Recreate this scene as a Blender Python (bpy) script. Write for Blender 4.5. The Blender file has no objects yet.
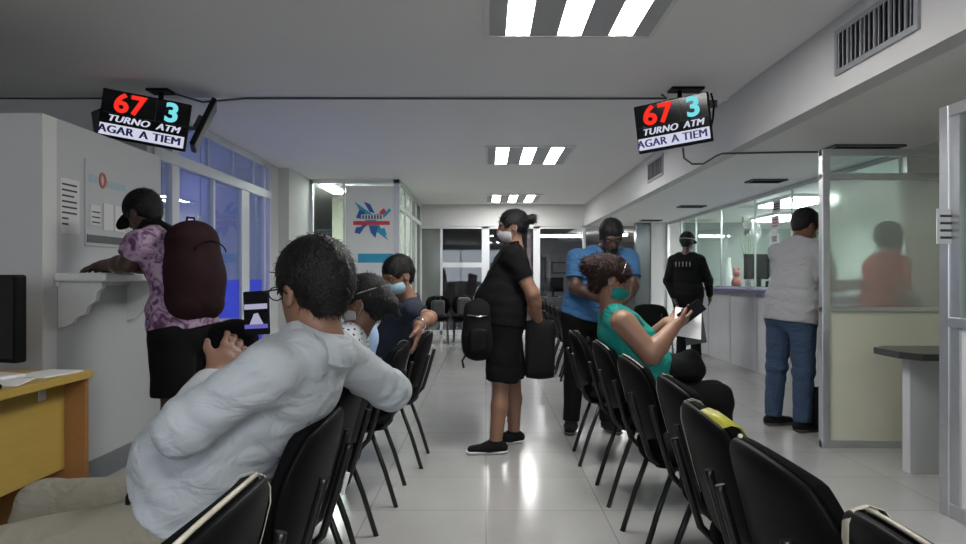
import bpy, bmesh, math, random
import numpy as np
from mathutils import Vector, Matrix
random.seed(7); rng = np.random.default_rng(7)
SC = bpy.context.scene; COL = SC.collection
PI = math.pi
# ------------------------------------------------------------------ materials
def nodes(name):
    m = bpy.data.materials.new(name); m.use_nodes = True
    nt = m.node_tree; nt.nodes.clear()
    out = nt.nodes.new('ShaderNodeOutputMaterial')
    return m, nt, out
def N(nt, kind, **kw):
    n = nt.nodes.new(kind)
    for k, v in kw.items():
        if k in n.inputs: n.inputs[k].default_value = v
        else: setattr(n, k, v)
    return n
def c4(c): return (c[0], c[1], c[2], 1)
def mat(name, col, rough=.6, metal=0, var=.06, scale=6, bump=0, bscale=60, spec=.5, emit=None, es=0, coat=0, wr=0):
    m, nt, out = nodes(name)
    b = N(nt, 'ShaderNodeBsdfPrincipled', Roughness=rough, Metallic=metal)
    b.inputs['Specular IOR Level'].default_value = spec
    b.inputs['Coat Weight'].default_value = coat
    tc = N(nt, 'ShaderNodeTexCoord')
    no = N(nt, 'ShaderNodeTexNoise', Scale=scale, Detail=4.0)
    nt.links.new(tc.outputs['Object'], no.inputs['Vector'])
    mx = N(nt, 'ShaderNodeMix', data_type='RGBA')
    mx.inputs['A'].default_value = c4([max(0, x*(1-var*1.5)) for x in col])
    mx.inputs['B'].default_value = c4([min(1, x*(1+var*1.5)) for x in col])
    nt.links.new(no.outputs['Fac'], mx.inputs['Factor'])
    nt.links.new(mx.outputs['Result'], b.inputs['Base Color'])
    if bump:
        n2 = N(nt, 'ShaderNodeTexNoise', Scale=bscale, Detail=3.0)
        nt.links.new(tc.outputs['Object'], n2.inputs['Vector'])
        bp = N(nt, 'ShaderNodeBump', Strength=bump, Distance=.01)
        nt.links.new(n2.outputs['Fac'], bp.inputs['Height'])
        nt.links.new(bp.outputs['Normal'], b.inputs['Normal'])
    if wr:
        n3 = N(nt, 'ShaderNodeTexNoise', Scale=7.0, Detail=2.5, Distortion=2.2, Roughness=.45)
        mp = N(nt, 'ShaderNodeMapping'); mp.inputs['Scale'].default_value = (1.0, .8, 1.5); mp.inputs['Rotation'].default_value = (.4, .5, .3)
        nt.links.new(tc.outputs['Object'], mp.inputs[0]); nt.links.new(mp.outputs[0], n3.inputs['Vector'])
        b3_ = N(nt, 'ShaderNodeBump', Strength=wr, Distance=.05); nt.links.new(n3.outputs['Fac'], b3_.inputs['Height'])
        if bump: nt.links.new(bp.outputs['Normal'], b3_.inputs['Normal'])
        nt.links.new(b3_.outputs['Normal'], b.inputs['Normal'])
    if emit:
        b.inputs['Emission Color'].default_value = c4(emit); b.inputs['Emission Strength'].default_value = es
    nt.links.new(b.outputs[0], out.inputs[0])
    return m
def emis(name, col, s):
    m, nt, out = nodes(name)
    e = N(nt, 'ShaderNodeEmission', Strength=s); e.inputs['Color'].default_value = c4(col)
    nt.links.new(e.outputs[0], out.inputs[0]); return m
def glassmat(name, tint=(.9,.96,.94), refl=.08):
    m, nt, out = nodes(name)
    t = N(nt, 'ShaderNodeBsdfTransparent'); t.inputs['Color'].default_value = c4(tint)
    g = N(nt, 'ShaderNodeBsdfGlossy', Roughness=.02)
    lw = N(nt, 'ShaderNodeLayerWeight', Blend=.5)
    pw = N(nt, 'ShaderNodeMath', operation='POWER'); pw.inputs[1].default_value = 4.5
    mr = N(nt, 'ShaderNodeMapRange'); mr.inputs['To Min'].default_value = refl*.5; mr.inputs['To Max'].default_value = .85
    nt.links.new(lw.outputs['Facing'], pw.inputs[0]); nt.links.new(pw.outputs[0], mr.inputs[0])
    mx = N(nt, 'ShaderNodeMixShader')
    nt.links.new(mr.outputs[0], mx.inputs[0]); nt.links.new(t.outputs[0], mx.inputs[1]); nt.links.new(g.outputs[0], mx.inputs[2])
    nt.links.new(mx.outputs[0], out.inputs[0]); return m
def frosted(name):
    m, nt, out = nodes(name)
    r = N(nt, 'ShaderNodeBsdfRefraction', Roughness=.26, IOR=1.12); r.inputs['Color'].default_value = (.95,.98,.95,1)
    t = N(nt, 'ShaderNodeBsdfTranslucent'); t.inputs['Color'].default_value = (.85,.92,.86,1)
    d = N(nt, 'ShaderNodeBsdfDiffuse'); d.inputs['Color'].default_value = (.72,.78,.73,1)
    g = N(nt, 'ShaderNodeBsdfGlossy', Roughness=.12)
    m0 = N(nt, 'ShaderNodeMixShader', Fac=.35); m1 = N(nt, 'ShaderNodeMixShader', Fac=.30); m2 = N(nt, 'ShaderNodeMixShader', Fac=.07)
    L = nt.links.new
    L(t.outputs[0], m0.inputs[1]); L(d.outputs[0], m0.inputs[2])
    L(r.outputs[0], m1.inputs[1]); L(m0.outputs[0], m1.inputs[2])
    L(m1.outputs[0], m2.inputs[1]); L(g.outputs[0], m2.inputs[2]); L(m2.outputs[0], out.inputs[0]); return m
def floormat():
    m, nt, out = nodes('polished_floor_tile'); L = nt.links.new
    b = N(nt, 'ShaderNodeBsdfPrincipled', Roughness=.13)
    tc = N(nt, 'ShaderNodeTexCoord')
    br = N(nt, 'ShaderNodeTexBrick', offset=0.0, squash=1.0)
    br.inputs['Scale'].default_value = 1; br.inputs['Brick Width'].default_value = .6; br.inputs['Row Height'].default_value = .6
    br.inputs['Mortar Size'].default_value = .003; br.inputs['Color1'].default_value = (.36,.357,.35,1); br.inputs['Color2'].default_value = (.385,.38,.372,1)
    br.inputs['Mortar'].default_value = (.24,.235,.228,1)
    L(tc.outputs['Object'], br.inputs['Vector'])
    no = N(nt, 'ShaderNodeTexNoise', Scale=2.5, Detail=5.0); L(tc.outputs['Object'], no.inputs['Vector'])
    mr = N(nt, 'ShaderNodeMapRange'); mr.inputs['To Min'].default_value = .9; mr.inputs['To Max'].default_value = 1.08; L(no.outputs['Fac'], mr.inputs[0])
    mu = N(nt, 'ShaderNodeMix', data_type='RGBA', blend_type='MULTIPLY'); mu.inputs['Factor'].default_value = 1
    L(br.outputs['Color'], mu.inputs['A']); L(mr.outputs[0], mu.inputs['B']); L(mu.outputs['Result'], b.inputs['Base Color'])
    n2 = N(nt, 'ShaderNodeTexNoise', Scale=9, Detail=4.0); L(tc.outputs['Object'], n2.inputs['Vector'])
    r2 = N(nt, 'ShaderNodeMapRange'); r2.inputs['To Min'].default_value = .08; r2.inputs['To Max'].default_value = .22; L(n2.outputs['Fac'], r2.inputs[0])
    L(r2.outputs[0], b.inputs['Roughness']); L(b.outputs[0], out.inputs[0]); return m
def woodmat(name, c1, c2):
    m, nt, out = nodes(name); L = nt.links.new
    b = N(nt, 'ShaderNodeBsdfPrincipled', Roughness=.45); tc = N(nt, 'ShaderNodeTexCoord')
    mp = N(nt, 'ShaderNodeMapping'); mp.inputs['Scale'].default_value = (14, 1.2, 14); L(tc.outputs['Object'], mp.inputs[0])
    no = N(nt, 'ShaderNodeTexNoise', Scale=2.5, Detail=6.0, Distortion=1.2); L(mp.outputs[0], no.inputs['Vector'])
    mx = N(nt, 'ShaderNodeMix', data_type='RGBA'); mx.inputs['A'].default_value = c4(c1); mx.inputs['B'].default_value = c4(c2)
    L(no.outputs['Fac'], mx.inputs['Factor']); L(mx.outputs['Result'], b.inputs['Base Color']); L(b.outputs[0], out.inputs[0]); return m
def floralmat():
    m, nt, out = nodes('floral_shirt_fabric'); L = nt.links.new
    b = N(nt, 'ShaderNodeBsdfPrincipled', Roughness=.85); tc = N(nt, 'ShaderNodeTexCoord')
    v = N(nt, 'ShaderNodeTexNoise', Scale=17, Detail=3.0, Distortion=1.6); L(tc.outputs['Object'], v.inputs['Vector'])
    cr = N(nt, 'ShaderNodeValToRGB'); L(v.outputs['Fac'], cr.inputs[0])
    e = cr.color_ramp.elements; e[0].position = .40; e[0].color = (.085,.03,.085,1); e[1].position = .5; e[1].color = (.27,.17,.26,1)
    x = cr.color_ramp.elements.new(.62); x.color = (.36,.26,.345,1)
    L(cr.outputs[0], b.inputs['Base Color']); L(b.outputs[0], out.inputs[0]); return m
def dotsmat():
    m, nt, out = nodes('dotted_blouse_fabric'); L = nt.links.new
    b = N(nt, 'ShaderNodeBsdfPrincipled', Roughness=.85); tc = N(nt, 'ShaderNodeTexCoord')
    v = N(nt, 'ShaderNodeTexVoronoi', Scale=48, Randomness=.25); L(tc.outputs['Object'], v.inputs['Vector'])
    cr = N(nt, 'ShaderNodeValToRGB'); cr.color_ramp.interpolation = 'CONSTANT'; L(v.outputs['Distance'], cr.inputs[0])
    e = cr.color_ramp.elements; e[0].color = (.03,.03,.04,1); e[1].position = .3; e[1].color = (.68,.7,.74,1)
    L(cr.outputs[0], b.inputs['Base Color']); L(b.outputs[0], out.inputs[0]); return m
M = dict(
 wall=mat('white_wall_paint', (.58,.575,.57), .75, bump=.05, var=.02, scale=2),
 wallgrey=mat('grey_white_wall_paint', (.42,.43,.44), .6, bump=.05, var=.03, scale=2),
 ceil=mat('ceiling_paint', (.80,.79,.775), .85, bump=.06, var=.02, scale=1.2),
 cream=mat('cream_laminate', (.55,.555,.44), .5, var=.03),
 base=mat('dark_skirting', (.13,.14,.15), .5),
 alu=mat('brushed_aluminium', (.55,.56,.57), .32, .85, var=.05, scale=20),
 aluw=mat('white_frame_paint', (.62,.63,.66), .4, var=.03),
 alug=mat('grey_frame_paint', (.33,.34,.36), .4, .3, var=.03),
 glass=glassmat('clear_glass'), glassg=glassmat('green_tinted_glass', (.90,.96,.93)), glassb=glassmat('office_window_glass', (.86,.88,.9)),
 frost=frosted('frosted_glass'),
 floor=floormat(),
 blackp=mat('black_plastic', (.0045,.0045,.005), .55, spec=.12, var=.1),
 blackf=mat('black_upholstery', (.0045,.0045,.005), .9, spec=.08, bump=.25, bscale=350, var=.15, scale=20),
 tube=mat('black_steel_tube', (.012,.012,.012), .3, .2),
 tape=mat('worn_masking_tape', (.60,.55,.44), .35, var=.2, scale=25),
 tapey=mat('yellow_tape', (.50,.47,.05), .4, var=.15, scale=30),
 desk=woodmat('yellow_desk_laminate', (.42,.28,.055), (.50,.35,.085)), deskb=woodmat('brown_desk_laminate', (.30,.13,.04), (.38,.18,.06)),
 white=mat('white_plastic', (.68,.68,.67), .4), paper=mat('paper', (.72,.72,.71), .8, var=.02), ink=mat('dark_ink', (.05,.05,.06), .8),
 black=mat('matte_black', (.005,.005,.0055), .85, spec=.2), dgrey=mat('dark_grey_plastic', (.06,.06,.065), .5), grey=mat('mid_grey', (.25,.25,.26), .5),
 chrome=mat('chrome', (.75,.75,.76), .15, 1),
 lamp=emis('fluorescent_diffuser', (1,.985,.96), 24), lampw=emis('office_lamp', (.95,1,.98), 18), lampb=emis('violet_lobby_lamp', (.26,.28,1), 8),
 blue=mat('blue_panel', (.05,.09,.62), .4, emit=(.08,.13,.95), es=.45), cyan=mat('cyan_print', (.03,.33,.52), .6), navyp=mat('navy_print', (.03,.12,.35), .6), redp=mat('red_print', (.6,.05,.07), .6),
 lblue=mat('light_blue_print', (.30,.40,.46), .6), rust=mat('rust_red_print', (.42,.12,.09), .6),
 scrblack=mat('screen_black', (.004,.004,.005), .12), er=emis('screen_red', (1,.035,.02), .55), ec=emis('screen_cyan', (.22,.85,.95), .5), ew=emis('screen_white', (.80,.82,1), .45), en=mat('screen_navy_letters', (.02,.015,.18), .5),
 ewp=emis('phone_screen_pale', (.62,.62,.85), .35), evp=emis('phone_screen_violet', (.25,.22,.85), .3),
 skin=mat('tan_skin', (.235,.120,.075), .5, bump=.08, bscale=120), skin2=mat('brown_skin', (.15,.072,.045), .5, bump=.08, bscale=120), skin3=mat('dark_brown_skin', (.06,.029,.02), .5),
 hair=mat('black_hair', (.005,.0045,.0045), .5, spec=.3, bump=.6, bscale=160, var=.2, scale=30), hairb=mat('brown_hair', (.022,.009,.006), .6, spec=.2, bump=.6, bscale=140, var=.3, scale=30),
 shirtw=mat('pale_blue_grey_cotton', (.44,.465,.49), .85, wr=.38, bump=.12, bscale=240, var=.03), shirtg=mat('light_grey_cotton', (.33,.33,.34), .85, wr=.38, bump=.15, bscale=240, var=.04),
 khaki=mat('khaki_twill', (.255,.235,.18), .85, wr=.38, bump=.2, bscale=260, var=.06), floral=floralmat(), dots=dotsmat(),
 navy=mat('navy_cotton', (.012,.018,.035), .85), bluet=mat('blue_cotton', (.030,.105,.235), .85, wr=.38, var=.08), teal=mat('teal_cotton', (.0,.21,.175), .8, wr=.38, var=.06),
 bcloth=mat('black_cotton', (.0045,.0045,.005), .9, spec=.15, var=.15, scale=15), denim=mat('blue_denim', (.028,.052,.10), .85, wr=.38, bump=.2, bscale=300, var=.2, scale=12),
 maroon=mat('maroon_nylon', (.018,.005,.007), .85, spec=.2, bump=.15, bscale=300, var=.2, scale=12), redc=mat('red_cotton', (.62,.05,.045), .8), lbluec=mat('pale_blue_cotton', (.30,.43,.62), .8),
 maskb=mat('pale_blue_mask', (.30,.47,.55), .8), maskt=mat('teal_mask', (.0,.20,.17), .8), maskw=mat('white_mask', (.36,.35,.36), .8),
 eyew=mat('eye_white', (.20,.18,.17), .4), counterp=mat('violet_counter_edge', (.09,.085,.20), .25), dtop=mat('dark_stone_top', (.035,.035,.035), .25), leaf=mat('green_leaf', (.05,.12,.03), .6), pinkp=mat('pink_plastic', (.5,.16,.15), .5), counter=mat('glossy_white_panel', (.50,.51,.53), .12, var=.06, scale=3),
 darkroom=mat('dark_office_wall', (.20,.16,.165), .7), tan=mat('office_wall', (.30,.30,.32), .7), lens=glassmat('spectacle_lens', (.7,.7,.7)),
)
# ------------------------------------------------------------------ mesh helpers
def put(name, me, parent=None, m=None, label=None, cat=None, group=None, kind=None, smooth=False):
    o = bpy.data.objects.new(name, me); COL.objects.link(o)
    if m is not None and me is not None:
        for x in (m if isinstance(m, (list, tuple)) else [m]): me.materials.append(M[x] if isinstance(x, str) else x)
    if parent: o.parent = parent
    if smooth: me.polygons.foreach_set('use_smooth', [True]*len(me.polygons))
    tag(o, label, cat, group, kind); return o
def tag(o, label=None, cat=None, group=None, kind=None):
    if label: o['label'] = label
    if cat: o['category'] = cat
    if group: o['group'] = group
    if kind: o['kind'] = kind
    return o
def empty(name, loc, rz=0, label=None, cat=None, group=None, kind=None):
    o = bpy.data.objects.new(name, None); COL.objects.link(o); o.location = loc; o.rotation_euler = (0, 0, rz)
    o.empty_display_size = .1
    return tag(o, label, cat, group, kind)
def rebase(o, loc):
    """give a top-level mesh built in world coordinates an origin at its base"""
    o.data.transform(Matrix.Translation(-Vector(loc))); o.location = loc
    for ch in o.children:
        pass
    return o
class MB:
    def __init__(s): s.bm = bmesh.new(); s.mi = 0
    def box(s, a, b, bev=0, mi=0, rot=None, piv=None):
        c = [(a[i]+b[i])/2 for i in range(3)]; d = [max(abs(b[i]-a[i]), 1e-4) for i in range(3)]
        t = bmesh.new(); bmesh.ops.create_cube(t, size=1)
        for v in t.verts: v.co = Vector((v.co.x*d[0]+c[0], v.co.y*d[1]+c[1], v.co.z*d[2]+c[2]))
        if bev: bmesh.ops.bevel(t, geom=list(t.edges), offset=min(bev, min(d)*.45), segments=2, profile=.5, affect='EDGES')
        if rot is not None:
            pv = Vector(piv if piv else c)
            for v in t.verts: v.co = rot @ (v.co-pv) + pv
        return s._m(t, mi)
    def _m(s, t, mi=0):
        for f in t.faces: f.material_index = mi
        me = bpy.data.meshes.new('t'); t.to_mesh(me); t.free(); s.bm.from_mesh(me); bpy.data.meshes.remove(me); return s
    def tube(s, pts, r, seg=10, flat=1.0, mi=0, closed=False):
        """swept tube with round joints; flat squashes the section"""
        P = [Vector(p) for p in pts]; t = bmesh.new(); rings = []; n = len(P)
        rr = r if isinstance(r, (list, tuple)) else [r]*n
        prev = None
        for i, p in enumerate(P):
            a = P[i-1] if (i > 0 or closed) else p; b = P[(i+1) % n] if (i < n-1 or closed) else p
            d = (b-a).normalized()
            if prev is None:
                u = d.cross(Vector((0, 0, 1)));
                if u.length < .05: u = d.cross(Vector((0, 1, 0)))
                u.normalize()
            else:
                u = (prev - d*prev.dot(d)).normalized()
            prev = u; w = d.cross(u)
            rings.append([t.verts.new(p + (u*math.cos(k*2*PI/seg)*flat + w*math.sin(k*2*PI/seg))*rr[i]) for k in range(seg)])
        for i in range(n if closed else n-1):
            A, B = rings[i], rings[(i+1) % n]
            for k in range(seg): t.faces.new((A[k], A[(k+1) % seg], B[(k+1) % seg], B[k]))
        if not closed: t.faces.new(rings[0][::-1]); t.faces.new(rings[-1])
        for f in t.faces: f.smooth = len(f.verts) == 4
        return s._m(t, mi)
    def lathe(s, prof, c=(0,0,0), seg=20, mi=0, axis='z'):
        t = bmesh.new(); rings = []
        for (r, z) in prof:
            ring = []
            for k in range(seg):
                x, y = r*math.cos(2*PI*k/seg), r*math.sin(2*PI*k/seg)
                v = (x, y, z) if axis == 'z' else ((x, z, y) if axis == 'y' else (z, x, y))
                ring.append(t.verts.new(Vector(v)+Vector(c)))
            rings.append(ring)
        for A, B in zip(rings, rings[1:]):
            for k in range(seg): t.faces.new((A[k], A[(k+1) % seg], B[(k+1) % seg], B[k]))
        t.faces.new(rings[0][::-1]); t.faces.new(rings[-1]); bmesh.ops.recalc_face_normals(t, faces=t.faces)
        return s._m(t, mi)
    def prism(s, poly, axis, a, b, mi=0):
        """poly: 2D points; axis 'x','y','z' extrusion from a to b"""
        f = {'x': lambda p, t: (t, p[0], p[1]), 'y': lambda p, t: (p[0], t, p[1]), 'z': lambda p, t: (p[0], p[1], t)}[axis]
        t = bmesh.new(); A = [t.verts.new(f(p, a)) for p in poly]; B = [t.verts.new(f(p, b)) for p in poly]; n = len(poly)
        t.faces.new(A); t.faces.new(B[::-1])
        for k in range(n): t.faces.new((A[k], B[k], B[(k+1) % n], A[(k+1) % n]))
        bmesh.ops.recalc_face_normals(t, faces=t.faces); return s._m(t, mi)
    def mesh(s, name='m'):
        me = bpy.data.meshes.new(name); s.bm.to_mesh(me); s.bm.free(); return me
    def build(s, name, m, parent=None, **kw):
        return put(name, s.mesh(name), parent, m, **kw)
def Bx(name, a, b, m, parent=None, bev=0, **kw): return MB().box(a, b, bev).build(name, m, parent, **kw)
def thing_box(name, a, b, m, bev, label, cat, **kw):
    c = ((a[0]+b[0])/2, (a[1]+b[1])/2, min(a[2], b[2])); o = Bx(name, a, b, m, bev=bev, label=label, cat=cat, **kw); return rebase(o, c)
def pad(w, h, t0, t1, corner=.5, curve=0, nx=17, nz=15, lift=0):
    """cushion standing in the XZ plane: front bulges to +Y by t0, rear to -Y by t1; curve hollows it"""
    bm = bmesh.new(); F = {}; B = {}
    for i in range(nx):
        for j in range(nz):
            u = math.sin((-1+2*i/(nx-1))*PI/2); v = math.sin((-1+2*j/(nz-1))*PI/2)
            x = u*math.sqrt(1-corner*v*v/2); z = v*math.sqrt(1-corner*u*u/2)
            e = max(abs(u), abs(v)); pr = math.sqrt(max(0, 1-e**6))
            X, Z = x*w/2, z*h/2; cy = curve*(x*x)+lift*0
            edge = e > .999
            F[i, j] = bm.verts.new((X, cy+t0*pr, Z))
            B[i, j] = F[i, j] if edge else bm.verts.new((X, cy-t1*pr, Z))
    for i in range(nx-1):
        for j in range(nz-1):
            bm.faces.new((F[i, j], F[i+1, j], F[i+1, j+1], F[i, j+1]))
            q = [B[i, j], B[i, j+1], B[i+1, j+1], B[i+1, j]]
            if len(set(q) & {F[i, j], F[i+1, j], F[i+1, j+1], F[i, j+1]}) < 4: bm.faces.new(q)
    bmesh.ops.recalc_face_normals(bm, faces=bm.faces)
    for f in bm.faces: f.smooth = True
    return bm
def bm_put(bm, name, m, parent, mtx=None, **kw):
    me = bpy.data.meshes.new(name)
    if mtx is not None: bm.transform(mtx)
    bm.to_mesh(me); bm.free(); return put(name, me, parent, m, **kw)
def text_mesh(txt, size, bold=.0, shear=0, ext=.0005, align='CENTER', sx=1, dup=0):
    cu = bpy.data.curves.new('t', 'FONT'); cu.body = txt; cu.size = size; cu.offset = bold; cu.shear = shear; cu.extrude = ext
    cu.align_x = align; cu.align_y = 'CENTER'; cu.resolution_u = 4; cu.space_character = 1.06
    o = bpy.data.objects.new('t', cu); COL.objects.link(o)
    bpy.context.view_layer.update(); dg = bpy.context.evaluated_depsgraph_get()
    me = bpy.data.meshes.new_from_object(o.evaluated_get(dg)); bpy.data.objects.remove(o)
    if dup:
        b2 = bmesh.new()
        for k in range(-2,3):
            t = me.copy(); t.transform(Matrix.Translation((k*dup/2, 0, k*.00002))); b2.from_mesh(t)
        b2.to_mesh(me); b2.free()
    if sx != 1: me.transform(Matrix.Scale(sx, 4, (1, 0, 0)))
    return me
def copy_thing(src, loc, rz, label=None, group=None):
    r = src.copy(); COL.objects.link(r); r.location = loc; r.rotation_euler = (0, 0, rz)
    if label: r['label'] = label
    if group: r['group'] = group
    for ch in src.children:
        if ch.name.startswith('tape'): continue
        c = ch.copy(); COL.objects.link(c); c.parent = r
        for g in ch.children:
            d = g.copy(); COL.objects.link(d); d.parent = c
    return r
def P(px, py, d): return Vector(((px-486)/700*d, d, 1.2-(py-277)/700*d))

# ------------------------------------------------------------------ camera, world
cam = bpy.data.cameras.new('camera'); co = bpy.data.objects.new('camera', cam); COL.objects.link(co)
co.location = (0, 0, 1.2); co.rotation_euler = (PI/2, 0, 0); cam.sensor_width = 36; cam.lens = 36*700/966
cam.shift_x = -3/966; cam.shift_y = 5/966; cam.clip_start = .05; SC.camera = co
w = bpy.data.worlds.new('world'); SC.world = w; w.use_nodes = True
w.node_tree.nodes['Background'].inputs[0].default_value = (.5, .55, .65, 1); w.node_tree.nodes['Background'].inputs[1].default_value = .05
SC.view_settings.view_transform = 'Standard'; SC.view_settings.look = 'None'; SC.view_settings.gamma = 1; SC.view_settings.use_curve_mapping = False
SC.view_settings.exposure = 0.78

# ------------------------------------------------------------------ room shell
ST = dict(kind='structure')
CH, LC = 2.7, 2.25     # ceiling, low ceiling
Bx('floor', (-6.2, -3.6, -.1), (7.2, 22, 0), 'floor', **ST)
Bx('ceiling', (-6.2, -3.6, CH), (2.03, 22, CH+.12), 'ceil', **ST)
Bx('ceiling_low', (2.15, -3.6, LC), (7.2, 22, LC+.12), 'ceil', **ST)
Bx('wall_bulkhead', (2.03, -3.6, LC), (2.15, 14.5, CH+.12), 'wall', **ST)
Bx('wall_rear', (-6.2, -3.7, 0), (7.2, -3.6, CH), 'wallgrey', **ST)
rw = MB(); rw.box((-2.2,-3.6,.95),(1.8,-3.55,1.0)).box((-2.2,-3.6,2.45),(1.8,-3.55,2.5)); [rw.box((a,-3.6,1.0),(a+.05,-3.55,2.45)) for a in (-2.2,-1.2,-.2,.8,1.75)]
rwo = rw.build('window_added', 'aluw', **ST); Bx('fill_light_pane', (-2.15,-3.59,1.0),(1.75,-3.58,2.45), emis('added_fill_glow', (.82,.90,1), 3.0), rwo)  # unseen glowing window, added behind the camera to brighten ceiling and pale shirt
# left: white booth with its long face towards the hall
Bx('wall_booth_front', (-6.2, 3.63, 0), (-2.3, 3.75, 2.05), 'wall', **ST)
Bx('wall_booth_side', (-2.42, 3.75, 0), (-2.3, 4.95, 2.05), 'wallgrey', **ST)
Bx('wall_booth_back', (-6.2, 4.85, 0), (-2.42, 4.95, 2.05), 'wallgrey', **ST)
Bx('wall_left', (-6.2, -3.6, 0), (-6.1, 22, CH), 'wall', **ST)
Bx('baseboard_left', (-2.3, 3.64, 0), (-2.28, 4.95, .13), 'base', **ST)
Bx('wall_left_return', (-6.1, 5.86, 0), (-2.84, 5.97, CH), 'wall', **ST)
Bx('wall_lobby_end', (-6.1, 9.62, 0), (-2.93, 9.72, CH), 'wall', **ST)
# ceiling joint: a shallow strip across the hall
Bx('trim_1', (-6.1, 5.86, CH-.012), (2.03, 5.93, CH), 'ceil', **ST)
Bx('trim_2', (2.15, 5.86, LC-.012), (3.5, 5.92, LC), 'ceil', **ST)

# storefront X=-2.87, d 4.97..9.5
XS = -2.87
sf = MB()
for d0, wd, z0, z1 in [(5.97,.05,0,CH), (6.34,.15,0,CH), (7.3,.05,0,2.23), (8.15,.26,0,2.33), (8.98,.05,0,CH), (9.2,.05,0,CH)]:
    sf.box((XS-.04, d0, z0), (XS+.03, d0+wd, z1), .006)
sf.box((XS-.04, 5.97, CH-.08), (XS+.03, 9.25, CH), .005); sf.box((XS-.05, 5.97, 2.22), (XS+.04, 9.25, 2.33), .008)
sf.box((XS-.04, 5.97, 0), (XS+.03, 9.25, .09), .005)
for d0 in (7.2, 7.9, 8.6): sf.box((XS-.02, d0, 2.33), (XS+.015, d0+.03, CH-.08))
sfo = sf.build('window_1', 'aluw', **ST)
for a, b in ((6.02,6.34),(6.49,7.3),(7.35,8.15),(8.41,8.98)): Bx('pane', (XS-.008, a, .09), (XS, b, 2.22), 'glass', sfo)
Bx('pane', (XS-.008, 6.02, 2.33), (XS, 9.2, CH-.08), 'glass', sfo)
Bx('wall_panel', (XS-.05, 9.25, 0), (XS+.02, 9.62, CH), 'wall', **ST)
Bx('wall_pillar', (XS-.06, 9.62, 0), (XS+.16, 10.75, CH), 'wall', **ST)
dh = MB(); dh.tube([(XS+.03, 7.30, .95), (XS+.07, 7.30, .97), (XS+.07, 7.30, 1.33), (XS+.03, 7.30, 1.35)], .012)
dh.build('door_handle', 'chrome', sfo)
# lobby behind the storefront
Bx('wall_lobby', (-5.2, 5.97, 0), (-5.1, 9.6, CH), 'tan', **ST)
def bluefilm():
    m, nt, out = nodes('blue_window_film'); t = N(nt,'ShaderNodeBsdfTranslucent'); t.inputs['Color'].default_value=(.30,.38,1,1); d = N(nt,'ShaderNodeBsdfDiffuse'); d.inputs['Color'].default_value=(.22,.28,.85,1)
    mx = N(nt,'ShaderNodeMixShader',Fac=.35); nt.links.new(t.outputs[0],mx.inputs[1]); nt.links.new(d.outputs[0],mx.inputs[2]); nt.links.new(mx.outputs[0],out.inputs[0]); return m
M['bfilm'] = bluefilm()
for a_, b_ in ((6.49,7.3),(7.35,8.15),(8.41,8.98)): Bx('blue_film', (XS+.001, a_+.03, .09), (XS+.003, b_-.03, 1.17), 'bfilm', sfo)
b = empty('lobby_blue_counter', (-4.2, 7.75, 0), label='bright blue lit lobby counter seen through lower glass of the left storefront', cat='counter')
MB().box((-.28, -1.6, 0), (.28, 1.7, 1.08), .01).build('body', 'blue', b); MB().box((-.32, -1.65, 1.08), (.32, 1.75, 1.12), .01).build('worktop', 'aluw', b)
for k, (dd, ln) in enumerate(((6.6,.9),(7.75,.9),(8.9,.9))):
    o = empty('lobby_light', (-4.0, dd, 2.50), label=['nearest violet-blue ceiling light inside the glazed lobby','middle violet-blue ceiling light inside the glazed lobby','farthest violet-blue ceiling light inside the glazed lobby'][k], cat='light', group='violet lobby ceiling lights')
    MB().box((-.09, -.5, .16), (.09, .5, .2), .01).build('housing', 'white', o); MB().box((-.06, -.46, .135), (.06, .46, .16), .01).build('diffuser', 'lampb', o)
o = empty('lobby_reflection_band', (-5.06, 7.8, 1.72), label='long white glowing band imitating reflections in the storefront glass', cat='light')
MB().box((-.04, -1.7, 0), (.02, 1.7, .14), .01).build('housing', 'white', o); MB().box((.02, -1.65, .03), (.05, 1.65, .11), .01).build('diffuser', emis('lobby_band', (.72,.74,1), 2.2), o)  # glowing strip stands in for white reflections on the storefront, not a lamp
for k, dd in enumerate((7.0, 7.95)):
    o = empty('hanging_sign', (-3.25, dd, 1.15), label=['tall white notice sheet behind the storefront door glass','narrow white notice with red mark behind storefront glass by door post'][k], cat='sign')
    MB().box((0, -.07, 0), (.01, .07, .75), .002).build('sheet', 'paper', o)
    m = MB()
    for q in range(7): m.box((.01, -.05, .08+q*.09), (.013, .05*(1-.4*(q % 2)), .11+q*.09))
    m.build('print', 'grey' if k == 0 else 'redp', o)
    MB().tube([(.005, 0, .75), (.005, 0, 1.54)], .003, 5).build('cord', 'dgrey', o)
for k, dd in enumerate((6.6,7.7,9.0)): Bx('wall_lobby_post', (-4.0-.3*k, dd, 0), (-3.92-.3*k, dd+.08, CH), 'aluw', **ST)
for k, dd in enumerate((6.5, 7.5, 8.8)):
    o = empty('lobby_machine', (-4.85, dd, 0), label=['blue and grey cash machine nearest the booth in the lobby','blue and grey cash machine in middle of the lobby wall','blue and grey cash machine farthest along lobby wall'][k], cat='cash machine', group='cash machines in the lobby')
    MB().prism([(-.22,0),(.3,0),(.3,.8),(.16,.95),(.08,1.6),(-.22,1.6)], 'y', -.28, .28).build('cabinet', 'alug', o)
    MB().box((.09,-.18,1.1), (.15,.18,1.4), .01).build('screen', 'blue', o); MB().box((.17,-.14,.84),(.27,.14,.9),.01).build('keypad', 'chrome', o)

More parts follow.
